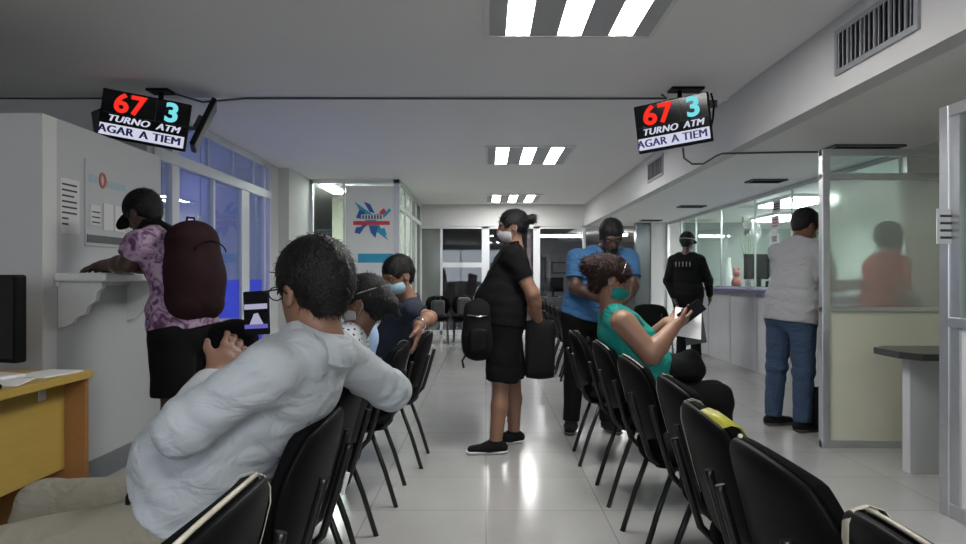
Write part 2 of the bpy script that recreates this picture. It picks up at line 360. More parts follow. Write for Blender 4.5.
# poster office: front wall facing the camera d=10.8, side wall X=-1.33 going back
m = MB()
m.box((-2.71, 10.75, CH-.06), (-1.33, 10.82, CH)); m.box((-2.71, 10.75, 0), (-2.66, 10.82, CH)); m.box((-1.42, 10.75, 0), (-1.33, 10.82, CH)); m.box((-2.71,10.75,0),(-1.33,10.82,.9)); m.box((-2.2,10.76,.9),(-2.17,10.81,CH))
wo = m.build('window_2', 'aluw', **ST)
Bx('pane', (-2.66, 10.78, .9), (-2.2, 10.79, CH-.06), 'glass', wo); Bx('pane', (-2.17, 10.78, .9), (-1.42, 10.79, CH-.06), 'glass', wo)
m = MB(); 
for dd in (11.6, 12.5, 13.4, 14.4): m.box((-1.40, dd, 0), (-1.33, dd+.06, CH), .004)
m.box((-1.4,10.82,2.25),(-1.33,14.45,2.32)); m.box((-1.4,10.82,0),(-1.33,14.45,.12)); m.box((-1.4,10.82,CH-.06),(-1.33,14.45,CH))
wo = m.build('window_3', 'aluw', **ST)
Bx('pane', (-1.37, 10.82, .12), (-1.36, 14.4, CH-.06), 'frost', wo)
Bx('wall_office_back', (-2.9, 13.2, 0), (-1.5, 13.3, CH), 'cream', **ST)
pb = empty('poster', (-1.79, 10.765, 1.0), label='pale poster with blue and red splash emblem behind office window left of hall', cat='poster')
MB().box((-.37, 0, 0), (.38, .012, 1.6), .003).build('sheet', 'paper', pb)
def star(cx, cz, pts, y=-.004): return MB().prism([(cx+a, cz+b_) for a, b_ in pts], 'y', y, 0)
cx, cz = .03, 1.06
star(cx, cz, [(-.26,.30),(.02,.10),(.26,-.30),(-.06,-.06)]).build('blue_splash', 'cyan', pb)
star(cx, cz, [(.20,.12),(.08,.02),(-.22,-.16),(-.02,.10)], -.003).build('navy_splash', 'navyp', pb)
star(cx, cz, [(.12,.14),(.19,.20),(.24,.12),(.17,.06)], -.005).build('red_mark', 'redp', pb)
star(cx, cz, [(-.16,.02),(.18,.02),(.18,.10),(-.16,.10)], -.007).build('white_band', 'white', pb)
star(cx, cz, [(-.28,-.06),(.28,-.06),(.28,0.0),(-.28,0.0)], -.008).build('red_band', 'redp', pb)
m = MB()
for k in range(7): m.box((cx-.14+k*.045, -.009, cz+.03), (cx-.115+k*.045, -.007, cz+.09))
m.build('lettering', 'dgrey', pb)
for q,(pts,mt_) in enumerate((([(-.12,.30),(-.02,.26),(.05,.12),(-.03,.14)],'blue'),([(.14,-.12),(.20,-.1),(.24,-.22),(.16,-.2)],'cyan'),([(-.24,-.10),(-.1,-.08),(-.18,-.2),(-.26,-.18)],'navyp'),([(.16,.02),(.30,.16),(.28,.2),(.2,.12)],'cyan'),([(-.24,.05),(-.19,.17),(-.1,.15),(-.14,.03)],'navyp'),([(-.04,-.08),(.1,-.08),(.06,-.26),(-.01,-.18)],'blue'))): star(cx, cz, pts, -.0045-.0004*q).build('splash_shard', mt_ if mt_ != 'blue' else 'navyp', pb)
m.bm if False else None
MB().box((-.18, -.003, .42), (.36, 0, .56)).build('blue_strip', 'cyan', pb)
for k,(xx,yy) in enumerate(((-2.5,11.4),(-2.25,12.0))):
    o = empty('office_light', (xx, yy, 2.56), label=['fluorescent light nearer the window inside poster office','fluorescent light deeper inside poster office'][k], cat='light')
    MB().box((-.13,-.5,.08),(.13,.5,.14),.01).build('housing','white',o); MB().box((-.10,-.48,.05),(.10,.48,.08),.01).build('diffuser','lamp',o)
o = empty('filing_cabinet', (-2.5, 12.9, 0), label='white cupboard behind left pane of the poster office', cat='cabinet')
MB().box((-.35,-.2,0),(.35,.2,1.45),.01).build('body','white',o)
for s in (-1,1):
    d_ = MB().box((s*.175-.165,-.22,.05),(s*.175+.165,-.2,1.4),.004).build('door','aluw',o); MB().box((s*.03-.006,-.235,.7),(s*.03+.006,-.22,.8)).build('handle','chrome',d_)

# far end glazing d=14.5
m = MB()
for a, b_ in ((-1.40,-1.33),(-.95,-.90),(-.09,.07),(.98,1.12),(2.0,2.06),(2.6,2.66)): m.box((a, 14.48, 0), (b_, 14.56, LC), .004)
m.box((-1.4,14.48,LC-.05),(3.18,14.56,LC)); m.box((-1.4,14.48,0),(3.18,14.56,.1)); m.box((-.93,14.49,1.40),(0,14.55,1.5)); 
wo = m.build('window_4', 'aluw', **ST)
Bx('pane', (-.9,14.51,.1),(-.09,14.52,LC-.05),'glassb',wo); Bx('pane', (.07,14.51,.1),(.98,14.52,LC-.05),'glassb',wo); Bx('pane', (1.12,14.51,.1),(2.6,14.52,LC-.05),'glassb',wo); Bx('pane', (-1.33,14.51,.1),(-.95,14.52,LC-.05),'frost',wo)
Bx('wall_far_beam', (-1.4, 14.45, LC), (2.03, 14.6, CH), 'wall', **ST)
Bx('wall_far_right', (3.18, 13.45, 0), (3.75, 14.6, LC), 'wall', **ST)
Bx('wall_far_office', (-4, 20.9, 0), (7, 21, CH), 'tan', **ST)
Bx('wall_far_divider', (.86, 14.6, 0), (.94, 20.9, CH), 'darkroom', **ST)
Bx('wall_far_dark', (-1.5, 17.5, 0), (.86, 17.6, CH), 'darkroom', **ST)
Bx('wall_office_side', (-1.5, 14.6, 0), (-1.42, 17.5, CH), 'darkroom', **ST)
o = empty('office_light', (1.75, 16.9, 2.18), label='long fluorescent strip glowing in far office above the man in blue', cat='light')
MB().box((-.62,-.09,.03),(.62,.09,.07),.01).build('housing','white',o); [MB().tube([(q,0,.07),(q,0,.52)],.004,5).build('hanging_rod','white',o) for q in (-.5,.5)]; MB().box((-.6,-.07,-.02),(.6,.07,.03),.01).build('diffuser','lamp',o); 
o = empty('office_light', (3.0, 16.4, 2.18), label='short fluorescent strip in far office beside metal post', cat='light')
MB().box((-.32,-.09,.03),(.32,.09,.07),.01).build('housing','white',o); MB().box((-.3,-.07,-.02),(.3,.07,.03),.01).build('diffuser','lamp',o)
# far office desks
for k, (xx, yy, n) in enumerate(((1.65, 16.2, 0), (2.6, 17.2, 1))):
    o = empty('office_desk', (xx, yy, 0), label=['far office desk with papers behind the man in blue','deeper far office desk near the metal post'][k], cat='desk')
    MB().box((-.6,-.3,.70),(.6,.3,.74),.005).build('tabletop','grey',o)
    for s in (-1,1): MB().box((s*.57-.02,-.28,0),(s*.57+.02,.28,.70)).build('leg','dgrey',o)
    q = empty('monitor', (xx-.1, yy, .74), label=['dark monitor on nearer far-office desk','dark monitor on deeper far-office desk'][k], cat='monitor')
    MB().box((-.12,-.08,0),(.12,.08,.015),.004).build('base','blackp',q); MB().box((-.02,-.02,.015),(.02,.02,.14)).build('stand','blackp',q); MB().box((-.24,-.02,.12),(.24,.02,.45),.006).build('screen','scrblack',q)
    for j in range(3):
        zz = .74; t = thing_box('paper_stack', (xx+.18+j*.13, yy-.2+.05*j, zz), (xx+.28+j*.13, yy-.02+.05*j, zz+.03+.05*((j+k) % 2)), 'paper', .003, ['left','middle','right'][j]+' small pile of white papers on '+['nearer','deeper'][k]+' far-office desk', 'paper')
for k in range(4):
    o = empty('shelf_unit' if k < 1 else 'wall_picture', (1.4+k*.8, 20.6, 0 if k < 1 else 1.3), label=['tall grey shelf at back of the far office','first dark picture on back wall of far office','second dark picture on back wall of far office','third dark picture on back wall of far office'][k], cat='shelf' if k < 1 else 'picture')
    if k < 1:
        MB().box((-.35,-.2,0),(-.32,.2,1.8)).box((.32,-.2,0),(.35,.2,1.8)).build('side_panel','dgrey',o)
        m = MB(); [m.box((-.32,-.2,.1+.42*j),(.32,.2,.13+.42*j)) for j in range(5)]; m.build('shelf_board','grey',o)
    else:
        MB().box((-.25,.25,0),(.25,.29,.35),.01).build('frame','dgrey',o); MB().box((-.21,.24,.04),(.21,.25,.31)).build('print','grey',o)
# metal clad post between office and white wall
Bx('trim_3', (2.9, 13.5, 0), (3.17, 13.7, LC), mat('dark_metal_cladding', (.16,.16,.17), .25, .8, var=.5, scale=1.5), **ST)

# teller side
XT = 3.5
Bx('wall_right', (XT, -3.6, 0), (XT+.1, 5.86, LC), 'cream', **ST)
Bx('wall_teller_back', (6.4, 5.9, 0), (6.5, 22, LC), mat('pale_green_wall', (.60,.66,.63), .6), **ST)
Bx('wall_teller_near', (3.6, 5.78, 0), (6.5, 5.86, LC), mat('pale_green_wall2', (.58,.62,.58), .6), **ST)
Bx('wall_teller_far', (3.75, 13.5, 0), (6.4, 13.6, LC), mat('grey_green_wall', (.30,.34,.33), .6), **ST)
m = MB()
for dd in (5.9, 8.0, 9.1, 10.4, 11.65): m.box((XT-.008, dd, 1.06), (XT+.012, dd+.02, LC-.05))
m.box((XT-.02, 5.86, LC-.05), (XT+.03, 13.5, LC)); m.box((XT-.015,5.86,1.05),(XT+.02,11.7,1.07)); m.box((XT-.03,13.4,0),(XT+.03,13.5,LC)); m.box((XT-.02,12.5,0),(XT+.02,12.55,LC))
wo = m.build('window_5', 'alu', **ST)
for a, b_ in ((5.92,8.0),(8.02,9.1),(9.12,10.4),(10.42,11.65)): Bx('pane', (XT, a, 1.07), (XT+.01, b_, LC-.05), 'glassg', wo)
Bx('pane', (XT, 11.7, .1), (XT+.01, 12.5, LC-.05), 'glassg', wo)
tcn = empty('teller_counter', (XT, 8.75, 0), label='long glossy white teller counter with violet edged top along right glass', cat='counter')
m = MB(); m.box((-.10,-2.85,0),(.18,2.9,1.0),.006); m.build('front_panel','counter',tcn)
m = MB(); [m.box((-.106,-2.85+.96*k-.004,0.02),(-.10,-2.85+.96*k+.004,1.0)) for k in range(1,6)]; m.build('panel_joint','alug',tcn)
m = MB(); m.box((-.22,-2.87,1.0),(.62,2.92,1.048),.012); m.build('worktop','counterp',tcn)
tl = [(5.7,6.7),(4.15,9.4),(5.0,11.9)]
for k,(xx,yy) in enumerate(tl):
    o = empty('office_light', (xx, yy, LC-.072), label=['teller room ceiling light nearest the cubicle','middle ceiling light in the teller room','teller room ceiling light at its far end'][k], cat='light', group='teller room ceiling lights')
    MB().box((-.3,-.6,.03),(.3,.6,.07),.01).build('housing','white',o); MB().box((-.27,-.57,0),(.27,.57,.03),.005).build('diffuser','lampw',o)
# things on the teller counter
def monitor(loc, rz, label, s=1):
    q = empty('monitor', loc, rz, label=label, cat='monitor')
    MB().box((-.12,-.09,0),(.12,.09,.015),.004).build('base','blackp',q); MB().box((-.025,-.02,.015),(.025,.02,.16)).build('stand','blackp',q)
    MB().box((-.25*s,-.02,.12),(.25*s,.025,.12+.36*s),.008).build('bezel','blackp',q); MB().box((-.235*s,-.024,.135),(.235*s,-.02,.105+.36*s)).build('screen','scrblack',q)
monitor((3.88, 9.95, 1.048), .35, 'large black monitor on teller counter behind glass')
monitor((3.92, 9.3, 1.048), .2, 'second black monitor on teller counter beside man in grey shirt', .8)
o = empty('receipt_printer', (3.78, 9.05+.0, 1.048), .2, label='black and white receipt printer on teller counter', cat='printer')
MB().box((-.13,-.1,0),(.13,.1,.1),.015).build('body','blackp',o); MB().box((-.11,-.09,.1),(.11,.06,.15),.02).build('lid','white',o); MB().box((-.05,-.09,.15),(.05,-.06,.22),.002,rot=Matrix.Rotation(-.3,3,'X')).build('receipt','paper',o)
o = empty('vase', (3.72, 10.75, 1.048), label='white tall vase on far part of teller counter', cat='vase')
MB().lathe([(.05,0),(.065,.1),(.05,.28),(.035,.4),(.045,.45)]).build('body','white',o)
o = empty('stuffed_toy', (3.72, 10.4, 1.048), label='small pink toy sitting on teller counter by vase', cat='toy')
m = MB(); m.lathe([(.001,0),(.06,.01),(.075,.07),(.05,.14),(.001,.16)]); m.build('body','pinkp',o,smooth=True)
m = MB(); m.lathe([(.001,.15),(.045,.17),(.055,.21),(.04,.25),(.001,.265)]); m.build('head','pinkp',o,smooth=True)
for s in (-1,1): MB().lathe([(.001,.24),(.018,.255),(.016,.285),(.001,.295)], (s*.035,0,0), 8).build('ear','pinkp',o)
o = empty('potted_plant', (3.8, 10.15, 1.048), label='slender twigs in a small pot on teller counter', cat='plant')
MB().lathe([(.04,0),(.055,.1),(.05,.1),(.04,.09)]).build('pot','white',o)
m = MB()
for k in range(5):
    a = random.uniform(-.5,.5); m.tube([(0,0,.08),(a*.1,.03*a,.3),(a*.32,.1*a,.62+.05*k)], .004, 5)
m.build('twigs','leaf',o)
# wall fan in the teller room
o = empty('wall_fan', (4.55, 12.0, 1.98), .5, label='grey oval fan seen high inside the teller room glass', cat='fan')
m = MB()
for r in (.07,.12,.17,.21): m.tube([(r*math.cos(a*PI/12), -.05*(1-(r/.21)**2)-.02, r*math.sin(a*PI/12)) for a in range(24)], .004, 5, closed=True)
for a in range(16): m.tube([(0,-.07,0),(.21*math.cos(a*PI/8),-.02,.21*math.sin(a*PI/8))], .002, 4)
m.build('cage','grey',o); MB().lathe([(.001,-.05),(.06,-.03),(.07,.1),(.001,.12)],axis='y').build('motor','grey',o)
m = MB(); [m.box((-.03,-.03,.04),(.03,-.022,.17),0,rot=Matrix.Rotation(k*2*PI/3,3,'Y'),piv=(0,0,0)) for k in range(3)]; m.build('blade','alug',o)
MB().tube([(0,.1,0),(0,.18,.1),(0,.18,.27)], .018).build('bracket','grey',o)
# notices on the teller glass
for k,(dd,z0,z1) in enumerate(((8.42,1.98,2.12),(8.46,1.78,1.94),(8.48,1.60,1.72))):
    o = empty('paper_notice', (XT-.002, dd, z0), label=['topmost of three small notices taped to teller glass','middle of three notices on teller glass, with red line','lowest of three small notices taped to teller glass'][k], cat='notice', group='notices on the teller glass')
    MB().box((-.004,-.11,0),(0,.11,z1-z0)).build('sheet','paper',o)
    m = MB(); n=3
    for q in range(n): m.box((-.006,-.07,.03+q*(z1-z0-.05)/n),(-.004,.07,.045+q*(z1-z0-.05)/n))
    m.build('print','redp' if k==1 else 'ink',o)

# ------------------------------------------------------------------ cubicle partitions, right
m = MB(); d0 = 4.94
x0, x1 = 2.36, 3.5
m.box((x0,d0-.03,0),(x0+.055,d0+.03,2.1),.004); m.box((x0,d0-.025,2.05),(x1,d0+.025,2.1),.004); m.box((x0,d0-.025,1.885),(x1,d0+.025,1.93),.004)
m.box((x0,d0-.025,.955),(x1,d0+.025,.99),.004); m.box((x0,d0-.025,0),(x1,d0+.025,.05),.004); m.box((2.96,d0-.02,1.93),(3.0,d0+.02,2.05)); m.box((3.46,d0-.025,0),(3.5,d0+.025,2.1))
pt = empty('partition_screen', (0,0,0), label='aluminium framed cubicle screen with frosted glass above cream panel', cat='partition')
m.build('frame','alu',pt)
Bx('frosted_pane',(x0+.055,d0-.004,.99),(3.46,d0+.004,1.885),'frost',pt); Bx('lower_panel',(x0+.055,d0-.012,.05),(3.46,d0+.012,.955),'cream',pt)
Bx('transom_pane',(x0+.055,d0-.003,1.93),(2.96,d0+.003,2.05),'glass',pt)
def setbase(e, loc):
    v = Vector(loc) - e.location
    e.location = loc
    for c in e.children: c.data.transform(Matrix.Translation(-v))
setbase(pt, (2.93, 4.94, 0))
m = MB(); X0 = 2.31
pt = empty('partition_screen', (0,0,0), label='aluminium framed glass screen at right edge with taped paper notice', cat='partition')
m.box((X0,3.50,0),(X0+.05,3.57,2.06),.004); m.box((X0+.003,.95,2.0),(X0+.047,3.5,2.06),.004); m.box((X0+.003,.95,0),(X0+.047,3.5,.07),.004); m.box((X0,.9,.95),(X0+.05,3.5,1.0),.004)
m.box((X0,2.55,0),(X0+.048,2.6,2.0)); m.box((X0,.9,0),(X0+.05,.95,2.06)); m.box((X0+.01,3.43,0.07),(X0+.045,3.5,2.0))
m.build('frame','alu',pt)
Bx('lower_panel',(X0+.02,.95,.07),(X0+.035,3.43,.95),'aluw',pt); Bx('glass_pane',(X0+.022,.95,1.0),(X0+.03,3.43,2.0),'glassg',pt)
setbase(pt, (2.33, 2.2, 0))
# wall-post bit of the cubicle beyond the right screen
o = empty('paper_notice', (2.312, 3.58, 1.36), math.radians(6), label='paper notice with four dark lines taped to right aluminium post', cat='notice')
MB().box((-.045,-.17,0),(.065,-.165,.175)).build('sheet','paper',o)
o.location = (2.27, 3.655, 1.365)
m = MB(); [m.box((-.028,-.173,.025+q*.036),(.045-.012*(q%2),-.17,.037+q*.036)) for q in range(4)]; m.build('print','ink',o)
# small desk in the cubicle
o = empty('cubicle_desk', (3.0, 4.3, 0), label='dark topped desk ledge on pale slab support inside right cubicle', cat='desk')
MB().prism([(-.50,-.08),(-.43,-.20),(.48,-.23),(.48,.30),(-.38,.30),(-.50,.2)],'z',.71,.75).build('tabletop','dtop',o)
MB().box((-.40,-.02,0),(-.04,.06,.71),.004).build('support_panel','counter',o)
o.location = (2.98, 4.28, 0)

# ------------------------------------------------------------------ fixtures overhead
def fixture(y, label):
    o = empty('ceiling_light', (.51, y, CH), label=label, cat='light', group='three-tube ceiling lights along the hall')
    m = MB(); m.box((-.52,-.62,-.02),(.52,-.59,0)).box((-.52,.59,-.02),(.52,.62,0)).box((-.52,-.59,-.02),(-.49,.59,0)).box((.49,-.59,-.02),(.52,.59,0)); m.build('frame','white',o)
    m = MB(); [m.box((a,-.575,-.017),(b_,.575,-.001)) for a,b_ in ((-.49,-.388),(-.244,-.072),(.072,.244),(.388,.49))]; m.box((-.49,-.59,-.017),(.49,-.575,-.001)).box((-.49,.575,-.017),(.49,.59,-.001)); m.build('reflector','wallgrey',o)
    for k in (-1,0,1): MB().box((k*.316-.071,-.575,-.0165),(k*.316+.071,.575,-.007)).build('tube_diffuser','lamp',o)
fixture(-1.1,'three-tube ceiling light behind the viewer, nearest the back of hall'); fixture(3.72,'largest three-tube ceiling light, cut by top of the picture'); fixture(8.6,'middle three-tube ceiling light over the standing woman'); fixture(13.3,'smallest three-tube ceiling light at far end of hall')
for k,(dd,lb) in enumerate(((5.65,'dark ceiling downlight above the frosted cubicle screen'),(7.6,'dark ceiling downlight above the teller glass, second from the cubicle'),(10.35,'dark ceiling downlight, third from the cubicle'),(12.9,'dark ceiling downlight farthest from the cubicle'))):
    s = 1.5 if k == 0 else 1
    o = empty('downlight', (3.04, dd, LC), label=lb, cat='downlight', group='unlit downlights in the low ceiling')
    m = MB(); m.box((-.19*s,-.12,-.018),(.19*s,-.10,0)).box((-.19*s,.10,-.018),(.19*s,.12,0)).box((-.19*s,-.1,-.018),(-.17*s,.1,0)).box((.17*s,-.1,-.018),(.19*s,.1,0)); m.build('frame','dgrey',o)
    m = MB(); [m.box((-.17*s,-.09+.045*q,-.014),(.17*s,-.07+.045*q,-.002)) for q in range(5)]; m.build('louvre','black',o)
    MB().box((-.17*s,-.1,-.002),(.17*s,.1,-.0005)).build('backing','black',o)
# air grilles on the bulkhead
def grille(y0,y1,z0,z1,n,label):
    o = empty('air_grille', (2.03,(y0+y1)/2,z0), label=label, cat='vent', group='air grilles on the bulkhead')
    h=(y1-y0)/2; zz=z1-z0; f=.03
    m=MB(); m.box((-.015,-h,0),(.0,h,f)).box((-.015,-h,zz-f),(0,h,zz)).box((-.015,-h,f),(0,-h+f,zz-f)).box((-.015,h-f,f),(0,h,zz-f)); m.build('frame','alug',o)
    MB().box((-.003,-h+f,f),(-.0005,h-f,zz-f)).build('backing','black',o)
    m=MB()
    for k in range(n):
        y=-h+f+(k+.5)*(2*h-2*f)/n; m.box((-.02,y-.003,f),(-.003,y+.003,zz-f),0,rot=Matrix.Rotation(.6,3,'Z'))
        if k%3==1: m.box((-.016,y-.012,f),(-.006,y+.006,zz-f))
    m.build('louvre','grey',o)
grille(3.27,4.05,2.36,2.62,16,'large metal air grille high on the near bulkhead'); grille(8.0,8.75,2.37,2.62,9,'small metal air grille on bulkhead below the right screen')

# ------------------------------------------------------------------ queue screens
def queue_screen(corn, d, label, yaw, roll, pitch, W, H, back):
    c = P(*corn, d); o = empty('queue_screen', (0,0,0), label=label, cat='screen')
    b = MB().box((-W/2,.0,-H/2),(W/2,.045,H/2),.008); b.build('housing','blackp',o)
    MB().box((-W/2+.008,-.003,-H/2+.012),(W/2-.008,0,H/2-.008)).build('display','scrblack',o)
    def tx(s, x, z, size, m, nm, **kw):
        me = text_mesh(s, size, **kw); me.transform(Matrix.Rotation(PI/2,4,'X')); me.transform(Matrix.Translation((x,-.0045,z))); put(nm, me, o, m)
    tx('67', -.18*W, .235*H, .54*H, 'er', 'red_number', bold=.0065, sx=1.12); tx('3', .30*W, .235*H, .54*H, 'ec', 'cyan_number', bold=.0065, sx=1.12)
    tx('TURNO', -.17*W, -.085*H, .19*H, 'ew', 'word_turno', dup=.003, shear=.25, sx=1.2*W/.64); tx('ATM', .28*W, -.085*H, .19*H, 'ew', 'word_atm', dup=.003, shear=.25, sx=1.15*W/.64)
    MB().box((-W/2+.012,-.0045,-.44*H),(W/2-.012,-.003,-.2*H)).build('banner','ew',o)
    for wd_, xw in (('AGAR', -.295), ('A', .022), ('TIEM', .285)):
        me = text_mesh(wd_, .225*H, dup=.004*W/.64, sx=1.13*W/.64); me.transform(Matrix.Rotation(PI/2,4,'X')); me.transform(Matrix.Translation((xw*W,-.0052,-.32*H))); put('banner_word', me, o, 'en')
    m = MB(); m.box((-W/2+.01,-.004,.02*H-.001),(W/2-.01,-.003,.02*H+.001)).box((.12*W,-.004,.02*H),(.123*W,-.003,.47*H)); m.build('divider','dgrey',o)
    o.matrix_world = Matrix.Translation(c) @ Matrix.Rotation(yaw,4,'Z') @ Matrix.Rotation(pitch,4,'X') @ Matrix.Rotation(roll,4,'Y')
    return o, c
qa, ca = queue_screen((144,120), 5.35, 'left ceiling-hung queue screen showing 67 and 3', math.radians(8), math.radians(9.5), math.radians(6), .64, .365, None)
m = MB(); m.tube([(ca.x+.0,ca.y+.28,CH),(ca.x+.0,ca.y+.28,ca.z+.02)],.02)
mt = empty('screen_mount', (0,0,0), label='black ceiling pole mount behind the left queue screen', cat='mount')
m.build('pole','blackp',mt); MB().box((ca.x-.09,ca.y+.2,CH-.02),(ca.x+.09,ca.y+.36,CH),.004).build('ceiling_plate','blackp',mt)
MB().tube([(ca.x,ca.y+.28,ca.z+.02),(ca.x,ca.y+.28,ca.z-.05),(ca.x+.02,ca.y+.08,ca.z-.05)],.018).tube([(ca.x,ca.y+.28,ca.z),(ca.x+.26,ca.y+.30,ca.z)],.016).tube([(ca.x,ca.y+.28,ca.z),(ca.x-.3,ca.y+.30,ca.z)],.016).build('arm','alug',mt)
setbase(mt, (ca.x, ca.y+.28, CH))
def blank_screen(c, yaw, roll, W, H, label, pitch=.1):
    o = empty('blank_screen', (0,0,0), label=label, cat='screen')
    MB().box((-W/2,0,-H/2),(W/2,.04,H/2),.01).build('housing','blackp',o); MB().box((-W/2+.012,-.003,-H/2+.012),(W/2-.012,0,H/2-.012)).build('display','dgrey',o)
    MB().box((-.06,.04,-.06),(.06,.085,.06),.01).build('rear_box','dgrey',o)
    o.matrix_world = Matrix.Translation(c) @ Matrix.Rotation(yaw,4,'Z') @ Matrix.Rotation(pitch,4,'X') @ Matrix.Rotation(roll,4,'Y'); return o
blank_screen(P(206,127,5.75), math.radians(111), 0, .40, .42, 'black screen turned nearly edge-on right of the left queue screen', math.radians(24))
blank_screen(P(97,122,5.72), math.radians(-35), math.radians(-4), .16, .20, 'black screen peeking out left of left queue screen')
qb, cb = queue_screen((672,123.5), 5.35, 'right ceiling-hung queue screen beside the bulkhead showing 67 and 3', math.radians(-30), math.radians(-5), math.radians(5), .57, .37, None)
mt = empty('screen_mount', (0,0,0), label='black mount holding the right queue screen to ceiling', cat='mount')
MB().tube([(cb.x+.12,cb.y+.22,CH),(cb.x+.12,cb.y+.22,cb.z+.05)],.018).build('pole','blackp',mt); MB().tube([(cb.x+.12,cb.y+.22,cb.z+.06),(cb.x+.06,cb.y+.09,cb.z+.04)],.016).build('arm','blackp',mt)
MB().box((cb.x+.04,cb.y+.15,CH-.02),(cb.x+.3,cb.y+.3,CH),.004).build('ceiling_plate','blackp',mt)
setbase(mt, (cb.x+.12, cb.y+.22, CH))
# cables
rebase(MB().tube([(ca.x+.1,ca.y+.3,CH-.02),(-2.35,5.8,CH-.05),(-2.0,5.83,CH-.012),(-1.2,5.84,CH-.01),(0,5.84,CH-.012),(1.0,5.84,CH-.012),(1.5,5.80,CH-.02),(cb.x+.0,cb.y+.3,CH-.03)],.009,6).build('ceiling_cable','dgrey',label='dark cable running across ceiling between the two queue screens',cat='cable'), (0,5.84,CH-.02))
a = P(683,148,5.45); rebase(MB().tube([a,P(684,158,5.5),P(692,164,5.55),P(703,164,5.6),P(716,156,5.7),P(722,153.5,5.84),Vector((2.6,5.84,LC-.008)),Vector((3.45,5.84,LC-.008))],.008,6).build('power_cable','dgrey',label='dark looping cable from right queue screen along the low ceiling',cat='cable'), (2.1,5.8,LC-.1))
rebase(MB().tube([P(711,93,5.5),P(714,104,5.5),P(713,118,5.5),P(710,132,5.5),P(705,140,5.45)],.008,6).build('signal_cable','blackp',label='short black cable hanging at right side of right queue screen',cat='cable'), tuple(P(711,93,5.5)))
rebase(MB().box(P(713,104,5.55)-Vector((.03,.02,.03)), P(713,104,5.55)+Vector((.03,.02,.03)),.005).build('junction_box','dgrey',label='small plug box beside right queue screen',cat='socket'), tuple(P(713,104,5.55)))

# ------------------------------------------------------------------ booth wall things
XW = -2.3
def ypx(x): return 2.3*700/(486-x)
o = empty('paper_notice', (XW, 0, 0), label='plain white paper sheet of dark text lines on booth side wall', cat='notice')
y0, y1 = ypx(60), ypx(79); o.location = (XW, (y0+y1)/2, 1.44)
h=(y1-y0)/2; MB().box((0,-h,0),(.003,h,.30)).build('sheet','wall',o)
m=MB(); [m.box((.003,-h*.85,.045+.031*q),(.0045,h*(.7-.9*(q<2)-.3*(q==5)),.055+.031*q)) for q in range(8)]; m.build('print','ink',o)
y0, y1 = ypx(84), ypx(126); o = empty('sign_board', (XW,(y0+y1)/2,1.38), label='plastic information board with red and blue heading on booth wall', cat='sign')
h=(y1-y0)/2; MB().box((0,-h,0),(.012,h,.50),.003).build('board','wallgrey',o)
MB().box((.012,-h*.97,.02),(.016,h*.97,.065)).build('bottom_strip','dgrey',o)
MB().box((.012,-h*.85,.37),(.0145,-h*.5,.415)).build('blue_heading','lblue',o); MB().box((.012,-h*.05,.36),(.0145,h*.85,.40)).build('blue_heading','lblue',o)
MB().tube([(.014,-h*.28+.03*math.cos(a*PI/8),.395+.04*math.sin(a*PI/8)) for a in range(16)],.009,6,closed=True).build('red_ring','rust',o)
for (a,b_,z0,z1) in ((-.85,-.4,.12,.24),(-.25,.2,.10,.26),(.3,.8,.10,.26)): MB().box((.012,h*a,z0),(.02,h*b_,z1),.002).build('pocket','wall',o)
m=MB(); [m.box((.02,-h*.8,.135+.03*q),(.0215,-h*.45,.143+.03*q)) for q in range(3)]; m.build('print','ink',o)
# shelf
o = empty('wall_shelf', (XW, 4.22, 0), label='white writing shelf on scroll brackets fixed to booth wall', cat='shelf')
m=MB().box((0,-.5,1.175),(.28,.5,1.222),.012); m.box((0,-.48,1.15),(.02,.48,1.175)); m.build('shelf_board','white',o)
for yy in (-.44,.28):
    prof=[(0,1.175),(.235,1.175),(.235,1.14),(.21,1.12),(.20,1.07),(.16,1.045),(.145,1.0),(.10,.985),(.075,.95),(.03,.93),(0,.925)]
    MB().prism(prof,'y',yy-.018,yy+.018).build('bracket','white',o)
o = empty('pen_holder', (-2.17, 4.0, 1.222), label='small black pen holder with pen on the white shelf', cat='pen holder')
MB().lathe([(.028,0),(.028,.012),(.008,.016),(.008,.03)]).build('base','blackp',o); MB().tube([(0,0,.03),(-.03,.01,.075)],.005,6).build('pen','blackp',o)
thing_box('sheet', (-2.18,3.9,1.2225),(-2.05,4.1,1.2245),'paper',0,'white form lying on the booth writing shelf','paper')

# ------------------------------------------------------------------ desk left
o = empty('desk', (-2.3, 2.6, 0), label='yellow laminate desk with brown side at left edge', cat='desk')
MB().box((-.4,-.9,.715),(.4,.79,.75),.004).build('tabletop','desk',o)
MB().box((.26,-.86,.285),(.285,.75,.715),.003).build('modesty_panel','desk',o)
MB().box((-.38,.75,0),(.385,.775,.715),.003).build('end_panel','deskb',o); MB().box((-.38,-.88,0),(.385,-.86,.715),.003).build('end_panel','deskb',o)
MB().box((-.38,-.86,0),(-.36,.75,.715),.003).build('back_panel','deskb',o)
MB().box((.285,.55,.64),(.289,.60,.69)).build('sticker','paper',o)
o = empty('monitor', (-2.21, 3.08, .75), math.radians(-18), label='black screen white-based monitor cut by the left edge', cat='monitor')
MB().box((-.13,-.13,0),(.13,.1,.02),.012).build('base','white',o); MB().box((-.04,-.01,.02),(.04,.03,.14),.01).build('stand','white',o)
MB().box((-.27,-.03,.08),(.22,.03,.46),.01).build('bezel','blackp',o); MB().box((-.265,-.035,.10),(.217,-.03,.456)).build('screen','scrblack',o)
rebase(MB().box((-2.13,2.85,.75),(-1.96,3.09,.753),0,rot=Matrix.Rotation(.3,3,'Z')).build('sheet','paper',label='white paper sheet near right corner of yellow desk',cat='paper'),(-2.05,2.97,.75))
